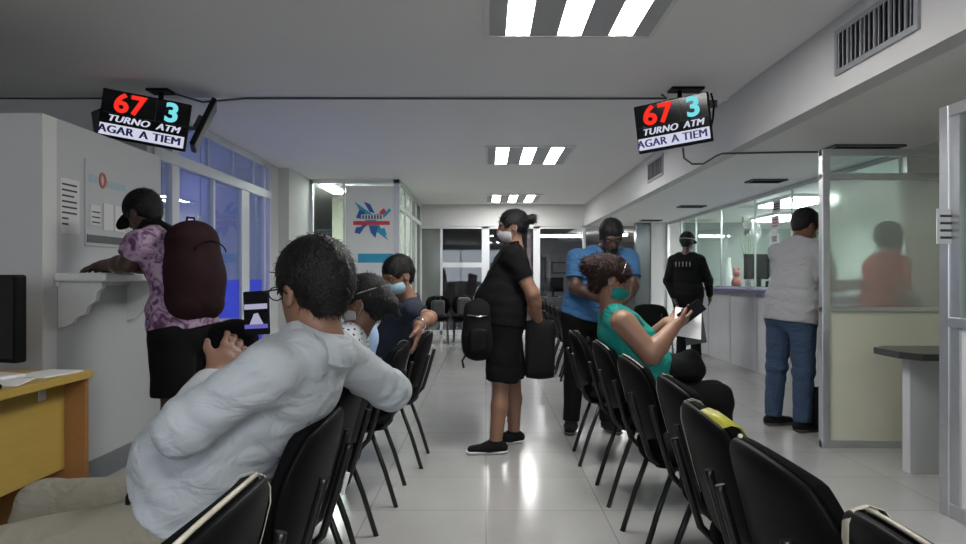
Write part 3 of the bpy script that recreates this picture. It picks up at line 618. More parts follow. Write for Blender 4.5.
rebase(MB().box((-2.12,3.12,.75),(-1.94,3.36,.756),0,rot=Matrix.Rotation(-.15,3,'Z')).build('sheet','paper',label='small stack of papers at far corner of yellow desk',cat='paper'),(-2.05,3.2,.75))
rebase(MB().box((-2.05,2.70,.75),(-1.93,2.80,.775),.012).build('computer_mouse','blackp',label='black mouse at left edge on yellow desk',cat='mouse'),(-2.0,2.75,.75))

# ------------------------------------------------------------------ waiting chairs
def make_chair(loc, rz, label, group):
    o = empty('waiting_chair', loc, rz, label=label, cat='chair', group=group)
    seat = pad(.47,.45,.045,.02,.55,0); bm_put(seat,'seat','blackf',o, Matrix.Translation((0,.0,.445)) @ Matrix.Rotation(math.radians(92),4,'X'))
    sh = pad(.45,.43,.012,.012,.5,0); bm_put(sh,'seat_shell','blackp',o, Matrix.Translation((0,0,.412)) @ Matrix.Rotation(math.radians(92),4,'X'))
    T = Matrix.Translation((0,-.245,.67)) @ Matrix.Rotation(math.radians(15),4,'X')
    bk = pad(.47,.37,.045,.008,.8,.045); bm_put(bk,'backrest','blackf',o,T)
    bs = pad(.478,.378,.002,.022,.8,.045); bm_put(bs,'back_shell','blackp',o,T @ Matrix.Translation((0,-.010,0)))
    for s in (-1,1):
        x = s*.185
        MB().tube([(x,-.125,.405),(x*1.02,-.2,.2),(x*1.04,-.262,.0)],.0125,10,.8).build('rear_leg','tube',o)
        MB().tube([(x,.15,.405),(x*1.04,.205,.2),(x*1.06,.235,.0)],.0125,10,.8).build('front_leg','tube',o)
        MB().tube([(x*.93,-.12,.398),(x*.93,-.19,.41),(x*.93,-.228,.45),(x*.93,-.262,.56),(x*.93,-.302,.70),(x*.93,-.305,.715)],.012,10,.7).build('back_upright','tube',o)
    m = MB()
    for s in (-1,1): m.tube([(s*.183,-.15,.397),(s*.183,.17,.397)],.011,8)
    m.tube([(-.185,.14,.392),(.185,.14,.392)],.010,8).tube([(-.185,-.13,.392),(.185,-.13,.392)],.010,8); m.build('seat_frame','tube',o)
    return o
T0 = Matrix.Translation((0,-.245,.67)) @ Matrix.Rotation(math.radians(15),4,'X')
def strip(chair, xo, wd, m='tape', name='tape', z0=-.19, zf=0.0, slant=0):
    """tape folded over the top of the back: rear run, over the edge, down the front"""
    t = bmesh.new(); L = []
    prof = [(-.036,z0),(-.0375,-.02),(-.0375,.08),(-.036,.14),(-.028,.172),(-.012,.191),(.012,.192),(.034,.176),(.046,.14),(.050,zf)]
    for (y,z) in [p for p in prof if (p[0] > -.02 or z0 < .1) and (p[1] >= z0-.02)]:
        row=[]
        for q in range(3):
            x = xo+(q-1)*wd/2+slant*(z if y < 0 else -.2*slant); cy=.045*(x/.235)**2; e=(abs(x)/.235)
            zz = z*math.sqrt(max(.3,1-.4*min(1,x/.182)**2)) if z > 0 else z; row.append(t.verts.new((x,y+cy,zz)))
        L.append(row)
    for A,B in zip(L,L[1:]):
        for q in range(2): t.faces.new((A[q],A[q+1],B[q+1],B[q]))
    for f in t.faces: f.smooth=True
    o = bm_put(t,name,m,chair,T0); md=o.modifiers.new('thick','SOLIDIFY'); md.thickness=.0015; return o
def top_edge(chair, m='tape', x0=-.17, x1=.17, r=.004, name='tape'):
    pts=[]
    for k in range(9):
        x=x0+(x1-x0)*k/8; u=min(1,x/.182); z=.189*math.sqrt(max(0,1-.4*u*u))+.0005; pts.append(T0 @ Vector((x,.045*(x/.235)**2+.002,z)))
    return MB().tube(pts,r,6,.9).build(name,m,chair)
GL='black waiting chairs of the left row'; GR='black waiting chairs of the right row'
A0 = make_chair((-.695,1.16,0),PI/2,'taped black waiting chair at bottom left, nearest in the left row',GL)
def X(c, **k): return c
chairs_left=[(-.70,1.86,.02,'black waiting chair under the man in pale shirt'),(-.74,2.40,-.02,'black waiting chair with the pale-shirted man\'s arm over its back'),(-.77,3.05,0,'black waiting chair under woman in dotted blouse'),(-.73,3.84,.0,'black waiting chair with navy-shirted man\'s hand over its back'),(-.66,4.58,-.03,'black waiting chair under the man in navy shirt, farthest of left row')]
LCH=[A0]+[copy_thing(A0,(x,y,0),PI/2+r,lb,GL) for x,y,r,lb in chairs_left]
strip(LCH[0],.13,.022,z0=-.25); top_edge(LCH[0],x0=-.18,x1=.12,r=.005)
strip(LCH[3],.14,.012,zf=.1); strip(LCH[4],.12,.010,zf=.1); strip(LCH[5],.14,.008,zf=.1)
MB().box((.06,-.318,.60),(.075,-.308,.66),.001,rot=Matrix.Rotation(math.radians(15),3,'X')).build('label_sticker','paper',LCH[1])
chairs_right=[(.865,.97,0,'black waiting chair with broad pale tape strip at bottom right corner'),(.855,1.47,.02,'black waiting chair with no tape hook, second from bottom right'),(.87,1.93,-.02,'black waiting chair, third from bottom right, beside yellow tape'),(.93,2.47,0,'black waiting chair, fourth from bottom right, with thin tape hook'),(.91,3.12,.02,'empty black waiting chair just before the woman in teal'),(.90,3.84,0,'black waiting chair the woman in teal sits on'),(.86,4.62,-.03,'black waiting chair beyond the woman in teal, by the man in blue')]
RCH=[copy_thing(A0,(x,y,0),-PI/2+r,lb,GR) for x,y,r,lb in chairs_right]
# local +x of the right row points to -Y (towards the viewer): far side is -x
strip(RCH[0],-.145,.050,z0=-.28); top_edge(RCH[0],x0=-.1,x1=.18,r=.004)
top_edge(RCH[1],'tape',x0=-.18,x1=-.12,r=.006)
strip(RCH[2],-.165,.014,zf=.1,z0=.0); strip(RCH[2],-.13,.012,zf=.1,z0=-.1); 
ye = strip(RCH[2],.125,.10,'tapey',z0=.13,zf=.13); tag(ye,'yellow tape')
strip(RCH[3],-.15,.018,zf=.1,z0=-.05); top_edge(RCH[3],x0=-.18,x1=-.05,r=.003)
strip(RCH[4],-.15,.017,zf=.1,z0=-.05); top_edge(RCH[4],x0=-.14,x1=.18,r=.003)
strip(RCH[5],-.15,.015,zf=.1,z0=0); top_edge(RCH[5],x0=-.05,x1=.18,r=.0035)
strip(RCH[6],-.15,.008,zf=.1,z0=-.1)
GF='far black chairs beyond the man in blue'
FAR=[copy_thing(A0,(1.32-.12*k,6.6+.6*k,0),-PI/2-.08,lb,GF) for k,lb in enumerate(['nearest of the far black chairs behind the man in blue','second far black chair behind man in blue','third far black chair along hall','fourth far black chair along hall','farthest black chair of that far row'])]
for k,c in enumerate(FAR): c.location=(1.13,8.2+.60*k,0)
GB='black chairs against the far windows'
FB=[copy_thing(A0,(-.90+.50*k,12.9,0),PI,lb,GB) for k,lb in enumerate(['black chair by far window nearest the left glass','middle black chair by the far window','right black chair by far window, behind standing woman'])]
gc=copy_thing(A0,(2.28,9.45,0),-.5,'lone black chair beside the dark-dressed guard',None)
if 'group' in gc: del gc['group']
for k,(x,z) in enumerate(((-.88,.475),(-.40,.475))):
    o = thing_box('bag',(x-.13,12.82,z),(x+.12,13.02,z+.30+.05*k),'dgrey',.05,['dark grey bag on far left black chair','dark grey bag on the middle far black chair'][k],'bag')
    MB().tube([(-.05,0,.29+.04*k),(-.04,0,.36+.04*k),(.04,0,.36+.04*k),(.05,0,.29+.04*k)],.008,6).build('handle','dgrey',o)

# office chair between booth and seats
o = empty('office_chair',(-1.30,3.35,0),math.radians(170),label='black padded chair with small grey tag beyond the man in pale shirt',cat='chair')
bm_put(pad(.30,.42,.05,.03,.7,.03),'backrest','blackf',o,Matrix.Translation((0,-.18,.78))@Matrix.Rotation(.1,4,'X')); bm_put(pad(.42,.42,.05,.03,.6),'seat','blackf',o,Matrix.Translation((0,.04,.47))@Matrix.Rotation(PI/2,4,'X'))
MB().tube([(0,-.02,.42),(0,-.2,.44),(0,-.23,.6),(0,-.215,.72)],.018,8,.6).build('back_bracket','blackp',o); MB().lathe([(.03,.1),(.03,.3),(.02,.3),(.02,.45)]).build('gas_column','blackp',o)
for k in range(5):
    a=k*2*PI/5; l=MB().tube([(0,0,.11),(.27*math.cos(a),.27*math.sin(a),.07)],[.022,.015],8).build('leg','blackp',o)
    MB().lathe([(.025,-.02),(.03,0),(.025,.02)],(.27*math.cos(a),.27*math.sin(a),.03),12,axis='y').build('caster','blackp',l)
MB().box((.03,-.255,.80),(.06,-.235,.83),.003).build('tag','grey',o)
o = empty('waste_bin',(-2.05,5.45,0),label='black bin with pale rim beside left storefront',cat='bin')
MB().lathe([(.13,0),(.15,.02),(.16,.82),(.15,.84)],seg=24).build('body','blackp',o,smooth=False); MB().lathe([(.165,.82),(.17,.85),(.14,.87),(.10,.86)],seg=24).build('rim','aluw',o)

# ------------------------------------------------------------------ people: smooth implicit bodies meshed with surface nets
def V(*a): return np.array(a if len(a) > 1 else a[0], dtype=np.float64)
def nrm(v): v = np.asarray(v, float); return v/max(np.linalg.norm(v), 1e-9)
class SDF:
    def __init__(s, res): s.res = res; s.ops = []; s.fold = None
    def cone(s, a, b, ra, rb=None, k=.02, lat=None, sc=1, flat=0, op='u'):
        s.ops.append(('c', V(a), V(b), ra, ra if rb is None else rb, k, None if lat is None else nrm(lat), sc, flat, op)); return s
    def ell(s, c, ax, r, k=.02, op='u'):
        s.ops.append(('e', V(c), np.array(ax, float), V(r), k, op)); return s
    def plane(s, p, n): s.ops.append(('p', V(p), nrm(n))); return s      # keeps the side the normal points away from
    def mesh(s, name, origin):
        lo = V(9e9,9e9,9e9); hi = -lo
        def box(o):
            if o[0] == 'c':
                R = max(o[3], o[4])*max(1, o[7]); return np.minimum(o[1], o[2])-R, np.maximum(o[1], o[2])+R
            R = np.abs(o[2].T) @ o[3]; return o[1]-R, o[1]+R
        for o in s.ops:
            if o[0] == 'p' or o[-1] == 's': continue
            a, b = box(o); lo = np.minimum(lo, a); hi = np.maximum(hi, b)
        lo -= .03; hi += .03; h = s.res
        n = np.ceil((hi-lo)/h).astype(int)+1
        F = np.full(n, .2, np.float32)
        ax = [lo[i]+h*np.arange(n[i]) for i in range(3)]
        for o in s.ops:
            if o[0] == 'p':
                d = (ax[0][:,None,None]-o[1][0])*o[2][0]+(ax[1][None,:,None]-o[1][1])*o[2][1]+(ax[2][None,None,:]-o[1][2])*o[2][2]
                F = np.maximum(F, d.astype(np.float32)); continue
            a, b = box(o); k = o[5] if o[0] == 'c' else o[4]; a = a-k-.035; b = b+k+.035
            i0 = np.clip(((a-lo)/h).astype(int), 0, n-1); i1 = np.clip(((b-lo)/h).astype(int)+2, 1, n)
            sl = tuple(slice(i0[i], i1[i]) for i in range(3))
            X = ax[0][sl[0]][:,None,None]; Y = ax[1][sl[1]][None,:,None]; Z = ax[2][sl[2]][None,None,:]
            if o[0] == 'c':
                A, B = o[1], o[2]; D = B-A; L2 = max(D@D, 1e-9)
                tr = ((X-A[0])*D[0]+(Y-A[1])*D[1]+(Z-A[2])*D[2])/L2; t = np.clip(tr, 0, 1)
                qx, qy, qz = X-A[0]-t*D[0], Y-A[1]-t*D[1], Z-A[2]-t*D[2]
                if o[6] is not None:
                    l = o[6]; m_ = (qx*l[0]+qy*l[1]+qz*l[2])*(1/o[7]-1); qx, qy, qz = qx+m_*l[0], qy+m_*l[1], qz+m_*l[2]
                d = np.sqrt(qx*qx+qy*qy+qz*qz)-(o[3]+(o[4]-o[3])*t)
                L = math.sqrt(L2)
                if o[8] & 1: d = np.maximum(d, (tr-1)*L)
                if o[8] & 2: d = np.maximum(d, -tr*L)
            else:
                R, r = o[2], o[3]; q = [((X-o[1][0])*R[i][0]+(Y-o[1][1])*R[i][1]+(Z-o[1][2])*R[i][2]) for i in range(3)]
                k0 = np.sqrt(sum((q[i]/r[i])**2 for i in range(3))); k1 = np.sqrt(sum((q[i]/r[i]**2)**2 for i in range(3)))+1e-6
                d = k0*(k0-1)/k1
            G = F[sl]
            if o[-1] == 's': hh = np.maximum(k-np.abs(G+d), 0)/max(k,1e-6); F[sl] = np.maximum(G, -d)+hh*hh*k*.25
            else: hh = np.maximum(k-np.abs(G-d), 0)/max(k,1e-6); F[sl] = np.minimum(G, d)-hh*hh*k*.25
        if s.fold is not None:
            near = np.abs(F) < .04; I = np.argwhere(near); pts = lo+h*I; F[near] += s.fold(pts).astype(np.float32)
        F[0]=F[-1]=.1; F[:,0]=F[:,-1]=.1; F[:,:,0]=F[:,:,-1]=.1
        # surface nets
        S = F < 0
        c = [S[i:n[0]-1+i, j:n[1]-1+j, k:n[2]-1+k] for i in (0,1) for j in (0,1) for k in (0,1)]
        anyS = c[0].copy(); allS = c[0].copy()
        for q in c[1:]: anyS |= q; allS &= q
        act = np.argwhere(anyS & ~allS)
        idx = np.full(n, -1, np.int64); idx[act[:,0], act[:,1], act[:,2]] = np.arange(len(act))
        acc = np.zeros((len(act),3)); cnt = np.zeros(len(act))
        for axx in range(3):
            for u in (0,1):
                for v in (0,1):
                    off = [0,0,0]; o1 = [(axx+1)%3, (axx+2)%3]; off[o1[0]] = u; off[o1[1]] = v; p = act+off; q = p.copy(); q[:,axx] += 1
                    f0 = F[p[:,0],p[:,1],p[:,2]]; f1 = F[q[:,0],q[:,1],q[:,2]]; cr = (f0<0)!=(f1<0)
                    t = np.where(cr, f0/np.where(cr, f0-f1, 1), 0); pt = np.tile(np.array(off,float),(len(act),1)); pt[:,axx] += t
                    acc[cr] += pt[cr]; cnt += cr
        vs = lo+h*(act+acc/cnt[:,None])-V(origin)
        quads = []
        for axx in range(3):
            a1, a2 = (axx+1)%3, (axx+2)%3
            sl0 = [slice(None)]*3; sl1 = [slice(None)]*3; sl0[axx] = slice(0,-1); sl1[axx] = slice(1,None)
            A, B = S[tuple(sl0)], S[tuple(sl1)]
            for pos in (True, False):
                e = np.argwhere((A & ~B) if pos else (~A & B))
                e = e[(e[:,a1]>0)&(e[:,a2]>0)]
                def g(du, dv):
                    q = e.copy(); q[:,a1]-=du; q[:,a2]-=dv; return idx[q[:,0],q[:,1],q[:,2]]
                Q = np.stack([g(0,0), g(1,0), g(1,1), g(0,1)],1)
                quads.append(Q if pos else Q[:,::-1])
        Q = np.concatenate(quads); Q = Q[(Q>=0).all(1)]
        # light smoothing
        for _ in range(1):
            sm = np.zeros_like(vs); ct = np.zeros(len(vs))
            for a,b in ((0,1),(1,2),(2,3),(3,0)):
                np.add.at(sm, Q[:,a], vs[Q[:,b]]); np.add.at(sm, Q[:,b], vs[Q[:,a]]); np.add.at(ct, Q[:,a], 1); np.add.at(ct, Q[:,b], 1)
            vs = vs*.6+.4*sm/ct[:,None]
        me = bpy.data.meshes.new(name); me.vertices.add(len(vs)); me.vertices.foreach_set('co', vs.astype(np.float32).ravel())
        me.loops.add(Q.size); me.loops.foreach_set('vertex_index', Q.astype(np.int32).ravel())
        me.polygons.add(len(Q)); me.polygons.foreach_set('loop_start', np.arange(0, Q.size, 4, dtype=np.int32))
        try: me.polygons.foreach_set('loop_total', np.full(len(Q), 4, np.int32))
        except Exception: pass
        me.update(calc_edges=True); me.validate(); me.polygons.foreach_set('use_smooth', [True]*len(me.polygons)); return me

def folds(amp, freq=26, seed=1, lines=()):
    r = np.random.default_rng(seed); D = r.normal(size=(6,3)); D /= np.linalg.norm(D,axis=1)[:,None]; ph = r.uniform(0,6.28,6)
    def f(p):
        w_ = np.sin(p@D[0]*freq*.35+ph[0])*1.5; a = np.sin(p@D[1]*freq+w_+ph[1]); b_ = np.sin(p@D[2]*freq*.7+w_*1.3+ph[2]); c_ = np.sin(p@D[3]*freq*1.7+a*.8+ph[3])
        o = amp*(.5*(1-np.abs(a))**2+.5*(1-np.abs(b_))**2+.18*c_)
        for (P0, d, per, am, rad) in lines:
            q = p-V(P0); rr = np.linalg.norm(q,axis=1); o = o+am*np.exp(-(rr/rad)**2)*np.sin(q@nrm(d)*per+.8*np.sin(p@D[4]*14))
        return o
    return f

def hand(S, wr, d, pn, side, g=1, curl=.5, res=.006):
    """palm plus five fingers; d forward, pn palm normal, side +1 puts the thumb along cross(d,pn)"""
    d = nrm(d); pn = nrm(V(pn)-d*(V(pn)@d)); t = np.cross(d, pn)*side
    S.cone(wr, V(wr)+d*.045*g, .024*g, .024*g, .015, t, 1.35).cone(V(wr)+d*.03*g, V(wr)+d*.08*g, .019*g, .017*g, .015, t, 2.0)
    for i,(o,l) in enumerate(((.031,.072),(.0105,.080),(-.0105,.074),(-.031,.058))):
        p = V(wr)+d*.085*g+t*o*g; q = d.copy(); r = .0088*g
        for sgm, fr in enumerate((.45,.32,.25)):
            a = curl*(.45+.5*sgm); q2 = nrm(d*math.cos(a*1.0)+pn*math.sin(a)+t*o*2.2*(1-curl)); e = p+q2*l*fr*g
            S.cone(p, e, r, r*.93, .006); p = e; r *= .93
    p = V(wr)+d*.028*g+t*.028*g; e = p+nrm(d*.7+t*.75+pn*.35)*.042*g; S.cone(p, e, .013*g, .0105*g, .012)
    e2 = e+nrm(d*.9+t*.25+pn*.5)*.032*g; S.cone(e, e2, .0105*g, .0085*g, .006)

def head(S, c, f, u, g=1, ear=True):
    f = nrm(f); u = nrm(V(u)-f*(V(u)@f)); r = np.cross(f, u); AX = [r, f, u]; c = V(c)
    L = lambda x,y,z: c+(r*x+f*y+u*z)*g
    S.ell(L(0,-.012,.028), AX, V(.074,.094,.088)*g, .02).ell(L(0,.022,-.035), AX, V(.060,.066,.076)*g, .03).ell(L(0,.052,-.082), AX, V(.032,.030,.024)*g, .03)
    S.ell(L(0,.074,.030), AX, V(.052,.018,.016)*g, .02)
    S.cone(L(0,.088,.015), L(0,.106,-.022), .008*g, .012*g, .012).cone(L(-.013,.094,-.024), L(.013,.094,-.024), .009*g, .009*g, .008)
    S.cone(L(-.019,.083,-.055), L(.019,.083,-.055), .007*g, .007*g, .006).cone(L(-.016,.081,-.067), L(.016,.081,-.067), .008*g, .008*g, .006)
    for s in (-1,1):
        S.ell(L(s*.031,.088,.008), AX, V(.016,.012,.011)*g, .012, op='s')
        if ear:
            S.ell(L(s*.077,-.010,-.005), AX, V(.009,.020,.032)*g, .006).ell(L(s*.085,-.006,-.002), AX, V(.006,.011,.019)*g, .005, op='s')
    return L, AX

def add_strands(me, c, AX, n, ln, wild):
    """roots short combed locks on the hair surface, inside the same mesh"""
    nv = len(me.vertices); co_ = np.empty(nv*3, np.float32); me.vertices.foreach_get('co', co_); co_ = co_.reshape(-1,3)
    no_ = np.empty(nv*3, np.float32); me.vertices.foreach_get('normal', no_); no_ = no_.reshape(-1,3)
    r_ = np.random.default_rng(3); pick = r_.choice(nv, min(n, nv), replace=False); P0 = co_[pick].astype(float); Nn = no_[pick].astype(float)
    cr = c+AX[2]*.09-AX[1]*.02; comb = P0-cr; comb /= np.linalg.norm(comb,axis=1)[:,None]+1e-6
    comb -= Nn*(comb*Nn).sum(1)[:,None]; comb += r_.normal(size=comb.shape)*wild*.5; comb /= np.linalg.norm(comb,axis=1)[:,None]+1e-6
    side = np.cross(comb, Nn); side /= np.linalg.norm(side,axis=1)[:,None]+1e-6; L_ = ln*r_.uniform(.6,1.3,len(P0))[:,None]; w_ = .0016
    A = P0-side*w_-Nn*.001; B_ = P0+side*w_-Nn*.001; C = P0+comb*L_*.5+Nn*(.0022+.004*wild*r_.uniform(0,1,len(P0))[:,None])+side*w_; D = C-side*2*w_; E = P0+comb*L_+Nn*(.001+.010*wild*r_.uniform(-.2,1,len(P0))[:,None])
    vs = co_.tolist(); fs = [tuple(p.vertices) for p in me.polygons]; k = nv
    for a,b_,c_,d_,e_ in zip(A.tolist(),B_.tolist(),C.tolist(),D.tolist(),E.tolist()):
        vs += [a,b_,c_,d_,e_]; fs += [(k,k+1,k+2,k+3),(k+3,k+2,k+4)]; k += 5
    m2 = bpy.data.meshes.new('hair'); m2.from_pydata(vs, [], fs); m2.update(); bpy.data.meshes.remove(me); return m2

def human(label, J, skin='skin', top=None, bottom=None, hair=None, shoes='black', group=None, res=.007, girth=1, belly=0, sleeve=.55, arm=1, leg=1, hs=1, sw=.175, hipw=.095, hem=None, skirt=None, mask=None, glasses=False, cap=None, neckline=0, foldamp=.004, legcut=1.0, collar=False, base=None, bust=0, tfr=(1,1)):
    f = nrm(J['f']); pel, che = V(J['pel']), V(J['che']); up = nrm(che-pel); r = nrm(np.cross(f, V(0,0,1))); f2 = nrm(np.cross(V(0,0,1), r)); ft = nrm(np.cross(up, r)); 
    r = nrm(V(J['r'])) if 'r' in J else r
    mid = V(J['mid']) if 'mid' in J else pel*.5+che*.5
    hc, hf, hu = V(J['hd']), nrm(J['hf']), V(J.get('hu', (0,0,1)))
    nk = che+up*.055-ft*.012
    if 'base' not in J:
        bz = V(pel[0], pel[1], 0)
    else: bz = V(J['base'])
    G = girth
    def torso(S, e, lo=False):
        S.cone(pel, pel+(mid-pel)*.5, .108*G+e, .104*G+e, .04, r, 1.42)
        S.cone(pel+(mid-pel)*.4, mid, .102*G+e, .098*G+e, .04, r, 1.38)
        S.cone(mid, che-up*.07, .098*G+e, .108*G**.7+e, .05, r, 1.36)
        S.cone(che-r*sw*.75-up*.01, che+r*sw*.75-up*.01, .056*G**.5+e, None, .05)
        if belly: S.ell((pel*.45+mid*.55)+ft*(.055+.05*belly), [r, ft, up], V(.135*G**.5, .10+.03*belly, .13)+e, .06)
        if bust:
            for s in (-1,1): S.ell(che-up*.135+ft*.085+r*s*.07, [r,ft,up], V(.06,.055,.06)*bust+e, .04)
    sh = {1: che+r*sw, -1: che-r*sw}; hp = {1: pel+r*hipw-up*.02, -1: pel-r*hipw-up*.02}
    if 'hipR' in J: hp[1] = V(J['hipR']);
    nm = {1:'R', -1:'L'}
    B = SDF(res); torso(B, -.004)
    B.cone(nk, hc-nrm(hu)*.06*hs-hf*.01, .056*hs*G**.4, .053*hs, .03); B.cone(nk-up*.01-r*.09, nk-up*.01+r*.09, .038*G**.4, None, .05)
    L, AX = head(B, hc, hf, hu, hs)
    for s in (1,-1):
        e, w_ = V(J['el'+nm[s]]), V(J['wr'+nm[s]]); B.cone(sh[s], e, .050*arm, .040*arm, .03).cone(e, e+(w_-e)*.35, .041*arm, .040*arm, .02).cone(e+(w_-e)*.3, w_, .040*arm, .027*arm, .02)
        k_, a_ = V(J['kn'+nm[s]]), V(J['an'+nm[s]]); B.cone(hp[s], k_, .078*leg, .050*leg, .03).cone(k_, k_*.6+a_*.4-f2*.006, .050*leg, .050*leg, .02).cone(k_*.62+a_*.38-f2*.006, a_, .050*leg, .037*leg, .02)
        td = nrm(J.get('to'+nm[s], f2)); B.cone(a_-V(0,0,.035)-td*.03, a_-V(0,0,.045)+td*.12, .032, .026, .02)
        hd_ = J.get('h'+nm[s])
        if hd_: hand(B, w_, hd_[0], hd_[1], hd_[2] if len(hd_)>2 else 1, 1 if arm>=1 else .92, hd_[3] if len(hd_)>3 else .5)
        else: hand(B, w_, w_-e, -s*r, 1, .95, .5)
    body = put('person', B.mesh('person', bz), None, skin, label=label, cat='person', group=group, smooth=True); body.location = bz
    def child(name, S, m, lb=None): 
        me = S.mesh(name, bz)
        return put(name, me, body, m, label=lb, smooth=True)
    if top:
        S = SDF(res); torso(S, .012)
        S.cone(nk-r*.09-up*.01, nk+r*.09-up*.01, .052*G**.4, None, .05)
        if collar: S.cone(nk-up*.02, nk+(hc-nk)*.28, .072*hs*G**.4, .069*hs*G**.4, .015, None, 1, 1)
        if hem is not None: S.cone(pel-up*hem, pel+up*.08, (.110*G+.018)*tfr[0], .108*G+.016, .05, r, 1.44, 2)
        lines = []
        for s in (1,-1):
            e, w_ = V(J['el'+nm[s]]), V(J['wr'+nm[s]])
            if sleeve <= 0: continue
            if sleeve <= 1:
                q = sh[s]+(e-sh[s])*sleeve; S.cone(sh[s], q, .060*arm+.006, .056*arm+.008, .035, None, 1, 1)
            else:
                S.cone(sh[s], e, .062*arm, .056*arm, .035); q = e+(w_-e)*min(1,sleeve-1); S.cone(e, q, .056*arm, .042*arm, .025, None, 1, 1)
            lines += [(e, nrm(e-sh[s]), 110, foldamp*.8, .09), (sh[s]-up*.04, nrm(e-sh[s]+up), 80, foldamp*.7, .1)]
        lines += [(pel+up*.06, up, 70, foldamp*1.0, .2)]
        S.fold = folds(foldamp, 24, len(label), lines)
        if neckline: S.cone(nk+up*.05, hc, .066*hs, .09, .004, op='s')
        S.plane(pel-up*(hem if hem is not None else .03), -up) if 'seated' not in J else S.plane(pel+up*(.035 if 'pale' in label else -.05), -up)
        child('shirt' if top != 'teal' else 'blouse', S, top)
    if bottom:
        S = SDF(res); S.cone(pel-up*.03, pel+up*.06, .116*G+.006, .110*G+.004, .04, r, 1.45, 1)
        for s in (1,-1):
            k_, a_ = V(J['kn'+nm[s]]), V(J['an'+nm[s]])
            if legcut >= 1:
                S.cone(hp[s], k_, .094*leg, .071*leg, .04).cone(k_, a_+V(0,0,.0), .071*leg, .058*leg, .025, None, 1, 1)
            else: S.cone(hp[s], hp[s]+(k_-hp[s])*legcut*1.0, .098*leg, .094*leg, .04, None, 1, 1)
            if skirt and legcut < 1: pass
        S.fold = folds(foldamp*1.1, 20, len(label)+3, [(V(J['knR']), (0,0,1), 60, foldamp, .13), (V(J['knL']), (0,0,1), 60, foldamp, .13)])
        if legcut < 1 and skirt: S.cone(hp[1]*.5+hp[-1]*.5, (hp[1]+(V(J['knR'])-hp[1])*legcut)*.5+(hp[-1]+(V(J['knL'])-hp[-1])*legcut)*.5, .10*G, .095*leg, .05, r, 1.3, 1)
        child('trousers' if legcut >= 1 else 'shorts', S, bottom)
    if shoes:
        for s in (1,-1):
            a_ = V(J['an'+nm[s]]); td = nrm(J.get('to'+nm[s], f2)); lat = np.cross(td, V(0,0,1)); z0 = a_[2]-.075
            S = SDF(res*.85); p0 = V(a_[0],a_[1],z0+.042)-td*.045; p1 = V(a_[0],a_[1],z0+.030)+td*.165
            S.cone(p0, V(a_[0],a_[1],z0+.045)+td*.05, .040, .040, .02, lat, 1.05).cone(V(a_[0],a_[1],z0+.04)+td*.04, p1, .038, .027, .02, lat, 1.45).cone(a_-V(0,0,.03), a_+V(0,0,.015), .045, .046, .02, None, 1, 1)
            S.plane((0,0,z0+.010), (0,0,-1)); sh_ = child('shoe', S, 'black')
            S = SDF(res*.85); S.cone(p0, p1, .046, .042, .02, lat, 1.15); S.plane((0,0,z0), (0,0,-1)).plane((0,0,z0+.022), (0,0,1))
            me = S.mesh('sole', bz); put('sole', me, sh_, 'white' if shoes == 'sneaker' else 'dgrey', smooth=True)
    if hair:
        kind, hm = hair; S = SDF(res*.85); g = hs
        S.ell(L(0,-.018,.038), AX, V(.088,.108,.098)*g, .02)
        if kind == 'short': S.cone(L(0,-.068,.0), L(0,-.062,-.045), .044*g, .034*g, .03, AX[0], 1.3)
        if kind == 'low': S.cone(L(0,-.06,.02), L(0,-.058,-.05), .05*g, .036*g, .03, AX[0], 1.3)
        if kind == 'bun': S.ell(L(0,-.140,.048), AX, V(.038,.036,.036)*g, .012).ell(L(0,-.16,.066), AX, V(.020,.020,.018)*g, .012)
        if kind == 'low': S.ell(L(0,-.115,-.01), AX, V(.045,.04,.045)*g, .03).cone(L(0,-.13,-.02), L(.0,-.15,-.07), .03*g, .018*g, .02)
        if kind == 'puffy': S.ell(L(0,-.075,.045), AX, V(.088,.085,.080)*g, .04).ell(L(0,-.145,.03), AX, V(.058,.052,.052)*g, .03).cone(L(0,-.08,-.01), L(0,-.07,-.07), .055*g, .04*g, .03, AX[0], 1.2)
        S.ell(L(0,.098,-.035), AX, V(.090,.066,.088)*g, .012, op='s')
        for s in (1,-1): S.ell(L(s*.085,.005,-.030), AX, V(.030,.038,.048)*g, .01, op='s')
        S.plane(L(0,0,{'short':-.068,'bun':-.05}.get(kind,-.09)), -AX[2]); S.fold = folds(.004, 70, 5)
        hme = add_strands(S.mesh('hair', bz), L(0,-.02,.02)-bz, AX, dict(short=1300, bun=1500, low=1300).get(kind, 2200), .016 if kind == 'short' else .024, .35 if kind != 'puffy' else .8)
        h_ = put('hair', hme, body, hm, smooth=True)
    if kind_beard := J.get('beard'):
        S = SDF(res*.7); S.ell(L(0,.036,-.070), AX, V(.060,.060,.048)*hs, .02).ell(L(0,.070,-.095), AX, V(.032,.03,.028)*hs, .02); S.ell(L(0,.09,-.0), AX, V(.09,.05,.046)*hs, .006, op='s'); S.cone(L(-.016,.105,-.056), L(.016,.105,-.056), .009*hs, None, .004, op='s'); S.plane(L(0,-.015,0), -AX[1]); S.plane(L(0,0,-.03), AX[2]); child('beard', S, 'hair')
    if mask:
        S = SDF(res*.7); S.ell(L(0,.026,-.052), AX, V(.070,.071,.061)*hs, .02).ell(L(0,.082,-.032), AX, V(.016,.030,.026)*hs, .03); S.plane(L(0,0,-.008), AX[2]); S.plane(L(0,.015,0), -AX[1]); mk = child('face_mask', S, mask)
        m_ = MB()
        for s in (1,-1): m_.tube([L(s*.060,.03,-.03)-bz, L(s*.076,-.0,.0)-bz, L(s*.084,-.022,.018)-bz, L(s*.084,-.03,-.01)-bz, L(s*.07,.02,-.075)-bz], .0016, 5)
        m_.build('ear_loop','maskw',mk)
